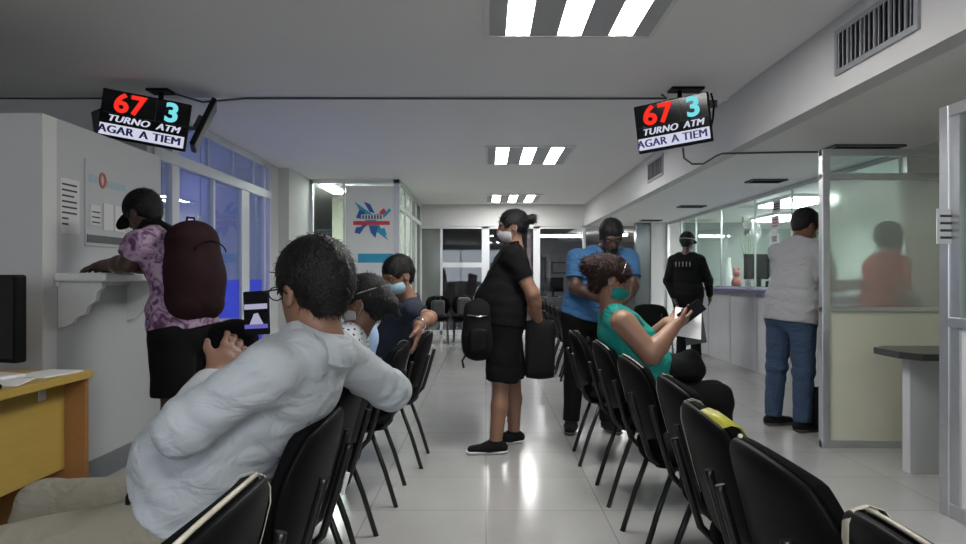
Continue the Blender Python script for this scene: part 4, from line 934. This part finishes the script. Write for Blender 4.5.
    if not J.get('noeyes'):
        for s in (1,-1):
            m_ = MB(); m_.lathe([(.0001,-.011),(.008,-.0078),(.011,0),(.008,.0078),(.0001,.011)], (0,0,0), 10); e_ = m_.build('eye','eyew',body,smooth=True); e_.location = L(s*.031,.073,.009)-bz
            m_ = MB(); m_.lathe([(.0001,-.004),(.0045,-.002),(.0045,.002),(.0001,.004)], (0,0,0), 8); p_ = m_.build('iris','black',e_,smooth=True); p_.location = hf*.0085
    if glasses:
        m_ = MB()
        for s in (1,-1):
            m_.tube([L(s*.034+.022*math.cos(a),.106,.006+.017*math.sin(a))-bz for a in np.linspace(0,2*PI,13)[:-1]], .0018, 5, closed=True)
            m_.tube([L(s*.056,.106,.010)-bz, L(s*.080,.088,.012)-bz, L(s*.086,.0,.010)-bz, L(s*.084,-.018,-.004)-bz], .0022, 5)
        m_.tube([L(-.012,.106,.010)-bz, L(.012,.106,.010)-bz], .0018, 5); m_.build('glasses','blackp',body)
    if cap:
        S = SDF(res*.8); S.ell(L(0,-.012,.040), AX, V(.092,.110,.098)*hs, .02); S.plane(L(0,0,.026), -(AX[2]-AX[1]*.12)); h_ = child('cap', S, cap)
        S = SDF(res*.6); S.ell(L(0,.10,.024), [AX[0], nrm(AX[1]-AX[2]*.28), nrm(AX[2]+AX[1]*.28)], V(.070,.088,.007)*hs, .01); me = S.mesh('brim', bz); put('brim', me, h_, cap, smooth=True)
    return body, L, AX, bz

# 1 foreground man in a pale shirt
J = dict(f=(-.98,.18,0), pel=(-.77,1.80,.575), mid=(-.655,1.79,.77), che=(-.465,1.79,.985), hd=(-.445,1.80,1.165), hf=(-.74,.66,-.12), hu=(-.08,0,1), seated=1, noeyes=0,
  elR=(-.30,2.20,.845), wrR=(-.49,2.38,.87), elL=(-.672,1.555,.865), wrL=(-.700,1.82,.945), knR=(-1.27,2.02,.53), anR=(-1.40,2.03,.085), knL=(-1.30,1.62,.51), anL=(-1.38,1.60,.085),
  toR=(-1,.1,0), toL=(-1,-.1,0), hL=((.22,.62,.62),(-.6,.6,-.3),1,.75), hR=((-.9,.3,-.1),(0,0,-1),-1,.3))
b1, L1, AX1, bz1 = human('large seated person in pale grey-blue long-sleeved shirt and khaki trousers, back to viewer', J, 'skin', 'shirtw', 'khaki', ('short','hair'), res=.006, girth=1.15, belly=.55, sleeve=1.8, arm=1.10, leg=1.15, hs=1.06, sw=.20, collar=True, foldamp=.006, glasses=True)
m = MB(); up1 = nrm((.115,-.01,.205)); ft1 = nrm(np.cross(up1, nrm((.18,.98,0)))); r1 = nrm((.18,.98,0)); c1 = V(-.77,1.80,.575)+up1*.045-V(-.77,1.80,0)
m.tube([c1+r1*.178*math.cos(a)+ft1*(.128*math.sin(a)+.012) for a in np.linspace(0,2*PI,33)[:-1]], .012, 8, closed=True); m.build('belt','black',b1)
def add_collar(body, J, base, m_, g, side=None):
    up = nrm(V(J['che'])-V(J['pel'])); ax = nrm(up*.55+nrm(V(J['hd'])-V(J['che']))*.45); c = V(J['che'])+up*.062-V(base); mm = MB()
    mm.lathe([(.060*g,-.005),(.064*g,.034),(.070*g,.037),(.088*g,.004),(.098*g,-.022),(.094*g,-.03)], seg=28)
    me = mm.mesh('collar'); q = Vector((0,0,1)).rotation_difference(Vector(ax)); me.transform(Matrix.Translation(Vector(c)) @ q.to_matrix().to_4x4()); put('collar', me, body, m_, smooth=True)
add_collar(b1, J, bz1, 'shirtw', 1.08)
ph = empty('mobile_phone', (-.653,2.0,1.035), label='dark mobile phone with lit picture held up before man in pale shirt', cat='phone')
MB().box((-.039,-.0045,0),(.039,.0045,.125),.004).build('body','blackp',ph); MB().box((-.035,-.0052,.045),(.035,-.0045,.085)).build('pale_picture','scrblack',ph)
MB().box((-.035,-.0060,.073),(.035,-.0052,.088)).build('pale_banner','ewp',ph); MB().box((-.035,-.0060,.018),(.035,-.0052,.030)).build('violet_banner','evp',ph); MB().prism([(-.02,.030),(-.006,.06),(.006,.062),(.022,.030)],'y',-.0060,-.0052).build('pale_figure','ewp',ph)
ph.rotation_euler = (-.05,-.06,-.15)

# 2 man with cap at the shelf
J = dict(f=(-.93,.36,0), pel=(-1.64,3.80,.93), mid=(-1.63,3.79,1.13), che=(-1.74,3.80,1.375), hd=(-1.875,3.83,1.545), hf=(-.83,.30,-.45), hu=(-.4,.1,1), noeyes=1,
  elL=(-1.86,3.64,1.27), wrL=(-2.07,3.78,1.262), elR=(-1.93,4.06,1.27), wrR=(-2.10,3.93,1.262), knL=(-1.66,3.72,.50), anL=(-1.62,3.70,.08), knR=(-1.70,3.92,.50), anR=(-1.66,3.94,.08), hL=((-.8,.5,-.1),(0,0,-1),1,.3), hR=((-.8,-.5,-.1),(0,0,-1),-1,.4))
human('person in black cap, floral purple shirt and black shorts leaning on white shelf', J, 'skin3', 'floral', 'bcloth', ('short','hair'), res=.0065, girth=1.12, sleeve=.72, arm=1.12, leg=1.18, sw=.18, cap='black', legcut=.82, hem=.02)
S = SDF(.007); c = V(-1.575,3.77,1.235); AXb = [nrm((.93,-.36,0)), nrm((.36,.93,0)), V(0,0,1)]; bo = (c[0],c[1],.95)
Q = lambda a,b,z: c+AXb[0]*a+AXb[1]*b+V(0,0,z)
for q in (-1,1): S.cone(Q(0,.085*q,-.18),Q(-.01,.075*q,.15),.10,.085,.05)
S.ell(Q(.02,0,-.05), AXb, (.13,.175,.23), .04).ell(Q(.0,0,.17), AXb, (.11,.14,.10), .04); S.fold = folds(.007,24,4)
bp = put('backpack', S.mesh('backpack', bo), None, 'maroon', label='dark maroon backpack on back of the person in cap', cat='backpack', smooth=True); bp.location=bo
m=MB()
for q in (-1,1): m.tube([Q(-.04,.09*q,.20)-V(bo),Q(-.12,.12*q,.26)-V(bo),Q(-.22,.125*q,.26)-V(bo),Q(-.27,.125*q,.20)-V(bo),Q(-.285,.125*q,.12)-V(bo)],.016,8,.6)
m.build('strap','black',bp); MB().tube([Q(-.02,-.03,.25)-V(bo),Q(-.02,-.025,.285)-V(bo),Q(-.02,.025,.285)-V(bo),Q(-.02,.03,.25)-V(bo)],.007,6).build('handle','black',bp)
S = SDF(.007); S.ell(Q(.07,0,-.13), AXb, (.07,.125,.11), .03); S.fold=folds(.004,24,6); put('front_pocket',S.mesh('front_pocket',bo),bp,'maroon',smooth=True)
m=MB().tube([Q(.118+.005*math.cos(a*3),.11*math.cos(a),.10+.06*math.sin(a))-V(bo) for a in np.linspace(0,PI,9)],.004,5); m.build('zip','black',bp)

# 3 woman in dotted blouse
J = dict(f=(-1,.05,0), pel=(-.74,3.05,.56), che=(-.60,3.05,.915), hd=(-.535,3.06,1.085), hf=(-.95,.2,-.12), seated=1, elL=(-.70,2.84,.72), wrL=(-.92,2.92,.72), elR=(-.70,3.28,.72), wrR=(-.92,3.2,.72), knL=(-1.18,2.95,.52), anL=(-1.2,2.95,.08), knR=(-1.18,3.16,.52), anR=(-1.2,3.16,.08))
b3,L3,AX3,bz3 = human('seated person in dotted white and blue blouse with dark tied-back hair', J, 'skin2', 'dots', 'bcloth', ('low','hair'), res=.0065, girth=1.0, arm=.95, leg=.95, sleeve=.6, sw=.15, hs=.98, mask='maskw')
MB().tube([L3(.088*math.cos(a),-.015+.104*math.sin(a),.045-.02*math.sin(a))-bz3 for a in np.linspace(PI*.98,2*PI+.06,18)],.003,6).build('hair_band','maskw',b3)
S = SDF(.0065); S.cone((-.60,3.13,.90),(-.57,3.22,.94),.085,.07,.03).cone((-.66,3.10,.72),(-.58,3.14,.92),.135,.10,.03,(0,1,0),1.15); S.fold=folds(.004,24,8)
put('blue_vest',S.mesh('blue_vest',bz3),b3,'lbluec',smooth=True)

# 4 man in navy
J = dict(f=(-.93,-.36,0), pel=(-.70,4.52,.57), che=(-.50,4.42,.985), hd=(-.545,4.34,1.205), hf=(-.75,-.62,-.42), seated=1, elL=(-.335,4.20,.955), wrL=(-.385,3.99,.925), elR=(-.66,4.74,.80), wrR=(-.88,4.62,.74), knL=(-1.15,4.35,.53), anL=(-1.17,4.33,.08), knR=(-1.15,4.62,.53), anR=(-1.18,4.65,.08), hL=((-.12,-.22,-.95),(-1,0,0),-1,.25), r=(-.30,.95,0))
b4,L4,AX4,bz4 = human('seated person in navy polo with pale blue mask and wristwatch, arm over chair back', J, 'skin', 'navy', 'bcloth', ('short','hair'), res=.0065, girth=1.08, sleeve=.62, sw=.185, mask='maskb', collar=True)
w4=empty('wristwatch',(0,0,0),label='silver wristwatch worn by the person in navy polo',cat='watch'); w4.location=(-.381,4.007,.927)
m=MB(); m.tube([(.036*math.cos(a),0,.034*math.sin(a)) for a in np.linspace(0,2*PI,17)[:-1]],.006,6,closed=True); m.build('strap','chrome',w4); MB().lathe([(.017,.033),(.017,.042),(.001,.043)],seg=14).build('case','chrome',w4); w4.rotation_euler=(.2,0,0)

# 5 standing woman in black
J = dict(f=(-1,.03,0), pel=(.125,4.90,.91), mid=(.12,4.90,1.10), che=(.185,4.92,1.335), hd=(.185,4.92,1.545), hf=(-1,-.02,-.10), elL=(.315,4.74,1.09), wrL=(.36,4.85,.90), elR=(.28,5.12,1.07), wrR=(.36,4.95,.90), knL=(.10,4.79,.48), anL=(.065,4.76,.075), knR=(.19,5.01,.48), anR=(.20,5.06,.075), toL=(-1,-.08,0), toR=(-.9,-.35,0), hL=((.05,.25,-.95),(0,1,0),-1,.8), hR=((.0,-.2,-.95),(0,-1,0),1,.8))
human('standing person in black t-shirt and knee shorts, hair in bun, facing left', J, 'skin', 'bcloth', 'bcloth', ('bun','hair'), shoes='sneaker', res=.0065, girth=1.2, belly=.55, sleeve=.6, arm=1.15, leg=1.14, sw=.16, hem=.05, skirt=1, legcut=.98, mask='maskw', bust=.9, hs=1.0, neckline=1)
def bag(name, c, r, label, m='black', cat='bag', rz=0, strap=None, res=.007):
    S = SDF(res); R = [V(math.cos(rz),math.sin(rz),0),V(-math.sin(rz),math.cos(rz),0),V(0,0,1)]
    c = V(c); 
    for q in (-1,1):
        S.cone(c+R[0]*r[0]*.6*q-R[2]*r[2]*.7, c+R[0]*r[0]*.6*q+R[2]*r[2]*.7, min(r[0]*.4,r[1]), min(r[0]*.4,r[1])*.9, .05)
    S.ell(c, R, r, .05).ell(c-V(0,0,r[2]*.35), R, (r[0]*1.05,r[1]*1.05,r[2]*.6), .05); S.fold=folds(.004,25,9)
    bz=(c[0],c[1],c[2]-r[2]); o=put(name,S.mesh(name,bz),None,m,label=label,cat=cat,smooth=True); o.location=bz
    if strap: MB().tube([V(p)-V(bz) for p in strap],.010,8).build('strap','black',o)
    return o
sb = bag('shoulder_bag',(-.05,4.76,.845),(.10,.075,.21),'black shoulder bag hanging in front of the standing person in black',rz=0,strap=[(-.05,4.76,1.03),(-.02,4.79,1.15),(.13,4.80,1.43),(.22,4.84,1.445),(.27,4.90,1.25),(.12,4.77,.98),(-.0,4.74,.93)])
MB().tube([(-.075,-.065,.31),(0,-.082,.30),(.075,-.065,.31)],.005,6).build('zip','chrome',sb); MB().tube([(-.08,-.02,.05),(-.11,-.03,.0),(-.10,-.03,-.05)],.008,6,.5).build('loose_strap','black',sb)
bm_put(pad(.13,.16,.012,.012,.5),'front_pocket','blackp',sb,Matrix.Translation((0,-.078,.14)))
o=empty('tote_bag',(.375,4.86,.49),label='large black tote bag held behind the standing person in black',cat='bag')
bm_put(pad(.21,.42,.05,.05,.25,0),'body','black',o,Matrix.Translation((0,0,.21))); MB().tube([(-.05,0,.40),(-.035,0,.47),(.035,0,.47),(.05,0,.40)],.008,8).build('handle','black',o)

# 6 man in blue
J = dict(f=(.05,-1,0), pel=(.80,5.50,.93), che=(.905,5.42,1.345), hd=(.955,5.34,1.505), hf=(.0,-.85,-.52), hu=(0,-.5,1), elR=(.68,5.34,1.12), wrR=(.82,5.18,1.05), elL=(1.12,5.34,1.13), wrL=(1.02,5.18,1.03), knR=(.69,5.48,.49), anR=(.665,5.46,.08), knL=(.93,5.52,.49), anL=(.955,5.48,.08), toR=(-.2,-1,0), toL=(.25,-1,0), beard=1)
human('standing bearded person in blue t-shirt looking down behind the seated person in teal', J, 'skin3', 'bluet', 'bcloth', ('short','hair'), res=.0065, girth=1.18, sleeve=.7, arm=1.2, leg=1.12, sw=.205, hem=.04, neckline=1, hs=1.06)

# 7 woman in teal
J = dict(f=(1,-.02,0), pel=(.87,3.82,.56), mid=(.81,3.82,.76), che=(.715,3.82,.965), hd=(.685,3.80,1.18), hf=(.93,-.05,-.36), hu=(.25,0,1), seated=1, elR=(.85,3.60,.80), wrR=(.985,3.66,.945), elL=(.90,4.02,.80), wrL=(1.0,3.86,.945), knR=(1.22,3.68,.56), anR=(1.20,3.62,.08), knL=(1.27,3.92,.54), anL=(1.30,3.92,.08), hR=((.75,.35,.35),(0,.6,.8),1,.7), hL=((.75,-.35,.35),(0,-.6,.8),-1,.7), r=(0,-1,0))
b7,L7,AX7,bz7 = human('seated person in sleeveless teal top and teal mask holding papers', J, 'skin', 'teal', 'bcloth', ('puffy','hairb'), res=.0062, girth=1.15, belly=.5, sleeve=.0, arm=1.28, leg=1.1, sw=.165, mask='maskt', bust=1.1, hs=1.0, neckline=1)
MB().tube([L7(.066*math.cos(a)*1.15,.030-.0*math.sin(a),.050+.075*math.sin(a))-bz7 for a in np.linspace(.0,PI,12)],.003,6).build('hair_clip','chrome',b7)
m=MB(); m.tube([V(.70,3.70,1.045)-bz7,V(.79,3.69,.99)-bz7,V(.86,3.71,.90)-bz7,V(.90,3.74,.80)-bz7],.010,6); m.build('dark_trim','navy',b7)
ph=empty('mobile_phone',(1.045,3.70,.985),label='dark phone held above the papers by person in teal',cat='phone'); MB().box((-.035,-.005,-.02),(.035,.005,.12),.004).build('body','blackp',ph); MB().box((-.031,.005,-.012),(.031,.006,.112)).build('screen','grey',ph); ph.rotation_euler=(0,.9,-.3)
rebase(MB().box((1.0,3.62,.955),(1.14,3.80,.957),0,rot=Matrix.Rotation(.95,3,'X') @ Matrix.Rotation(-.2,3,'Z')).build('paper_sheet','paper',label='white paper sheet held by the seated person in teal',cat='paper'),(1.06,3.736,.83))
rebase(MB().box((1.06,3.75,.84),(1.17,3.758,1.04),.002,rot=Matrix.Rotation(-.15,3,'Y')).build('folder','dgrey',label='dark grey folder behind white sheet in hands of person in teal',cat='folder'),(1.1,3.754,.84))
bag('handbag',(1.03,3.80,.715),(.14,.13,.065),'black handbag lying in lap of the person in teal')

# 8 guard
J = dict(f=(.55,.83,0), pel=(2.56,8.9,.95), che=(2.55,8.9,1.42), hd=(2.57,8.93,1.645), hf=(.7,.7,-.1), elL=(2.33,8.98,1.15), wrL=(2.40,8.88,.90), elR=(2.80,8.80,1.15), wrR=(2.86,8.95,.95), knL=(2.52,9.0,.5), anL=(2.5,9.0,.08), knR=(2.64,8.84,.5), anR=(2.66,8.82,.08))
b8,L8,AX8,bz8 = human('guard-like person all in black with cap standing by the teller counter end', J, 'skin3', 'bcloth', 'bcloth', ('short','hair'), res=.0085, girth=1.1, sleeve=1.95, hem=.02, sw=.18, cap='black', noeyes=1) if False else human('person all in black with cap and vest standing by end of teller counter', J, 'skin3', 'bcloth', 'bcloth', ('short','hair'), res=.0085, girth=1.1, sleeve=1.95, hem=.02, sw=.18, cap='black')
fb=V(-.55,-.83,0); rb=V(.83,-.55,0); pc=V(2.56,8.9,1.36)-bz8+fb*.150
m=MB()
for q in range(5):
    a=pc+rb*(-.10+.045*q); m.tube([a+V(0,0,-.03),a+V(0,0,.03)],.012,4,.5)
m.build('white_vest_patch','grey',b8)
m=MB(); m.tube([L8(.094*math.cos(a),-.012+.112*math.sin(a),.034)-bz8 for a in np.linspace(PI*.9,2*PI+.3,16)],.006,6); m.build('cap_band','grey',b8)

# 9 man in grey shirt
J = dict(f=(.86,.5,0), pel=(2.40,5.50,.93), mid=(2.42,5.50,1.14), che=(2.45,5.50,1.40), hd=(2.53,5.54,1.60), hf=(.85,.25,-.48), hu=(.35,.1,1), elR=(2.60,5.28,1.13), wrR=(2.82,5.36,1.14), elL=(2.52,5.74,1.13), wrL=(2.78,5.62,1.14), knR=(2.46,5.42,.49), anR=(2.45,5.42,.08), knL=(2.34,5.63,.49), anL=(2.32,5.66,.08), toR=(.9,.3,0), toL=(.9,.3,0))
human('person in grey short-sleeved shirt and blue jeans standing beside the cubicle screen', J, 'skin2', 'shirtg', 'denim', ('short','hair'), res=.0075, girth=1.26, belly=.8, sleeve=.78, arm=1.15, leg=1.18, sw=.19, hem=.08, hs=1.08, collar=True, glasses=True, foldamp=.006)
bag('floor_bag',(2.68,5.40,.19),(.13,.14,.19),'black bag standing on floor against the cubicle post')
bag('backpack',(2.70,5.72,.15),(.10,.10,.15),'second dark bag on floor behind the cubicle screen')

# 10 person in red behind the frosted glass
J = dict(f=(1,.1,0), pel=(3.02,5.34,.90), che=(3.05,5.34,1.29), hd=(3.08,5.34,1.49), hf=(1,.1,-.1), elR=(3.05,5.13,1.04), wrR=(3.17,5.2,1.02), elL=(3.05,5.55,1.04), wrL=(3.17,5.48,1.02), knR=(3.05,5.27,.47), anR=(3.0,5.27,.08), knL=(3.05,5.43,.47), anL=(3.0,5.43,.08))
human('person in red top blurred behind the frosted cubicle glass', J, 'skin2', 'redc', 'denim', ('short','hair'), res=.009, girth=1.15, sleeve=.7, hem=.1)
# 11 far seated person in white
J = dict(f=(.25,.97,0), pel=(.16,12.3,.57), che=(.06,12.2,.98), hd=(.10,12.3,1.2), hf=(0,1,-.2), seated=1, elL=(-.17,12.3,.80), wrL=(-.05,12.5,.7), elR=(.32,12.2,.78), wrR=(.35,12.42,.7), knL=(.02,12.72,.53), anL=(.02,12.72,.08), knR=(.3,12.72,.53), anR=(.3,12.72,.08))
human('far seated person in white shirt mostly hidden behind the standing person in black', J, 'skin2', 'maskw', 'bcloth', ('short','hair'), res=.011, sleeve=1.6)
copy_thing(A0,(.16,12.28,0),-.1,'black chair under the far seated person in white',None)

bpy.context.view_layer.update()
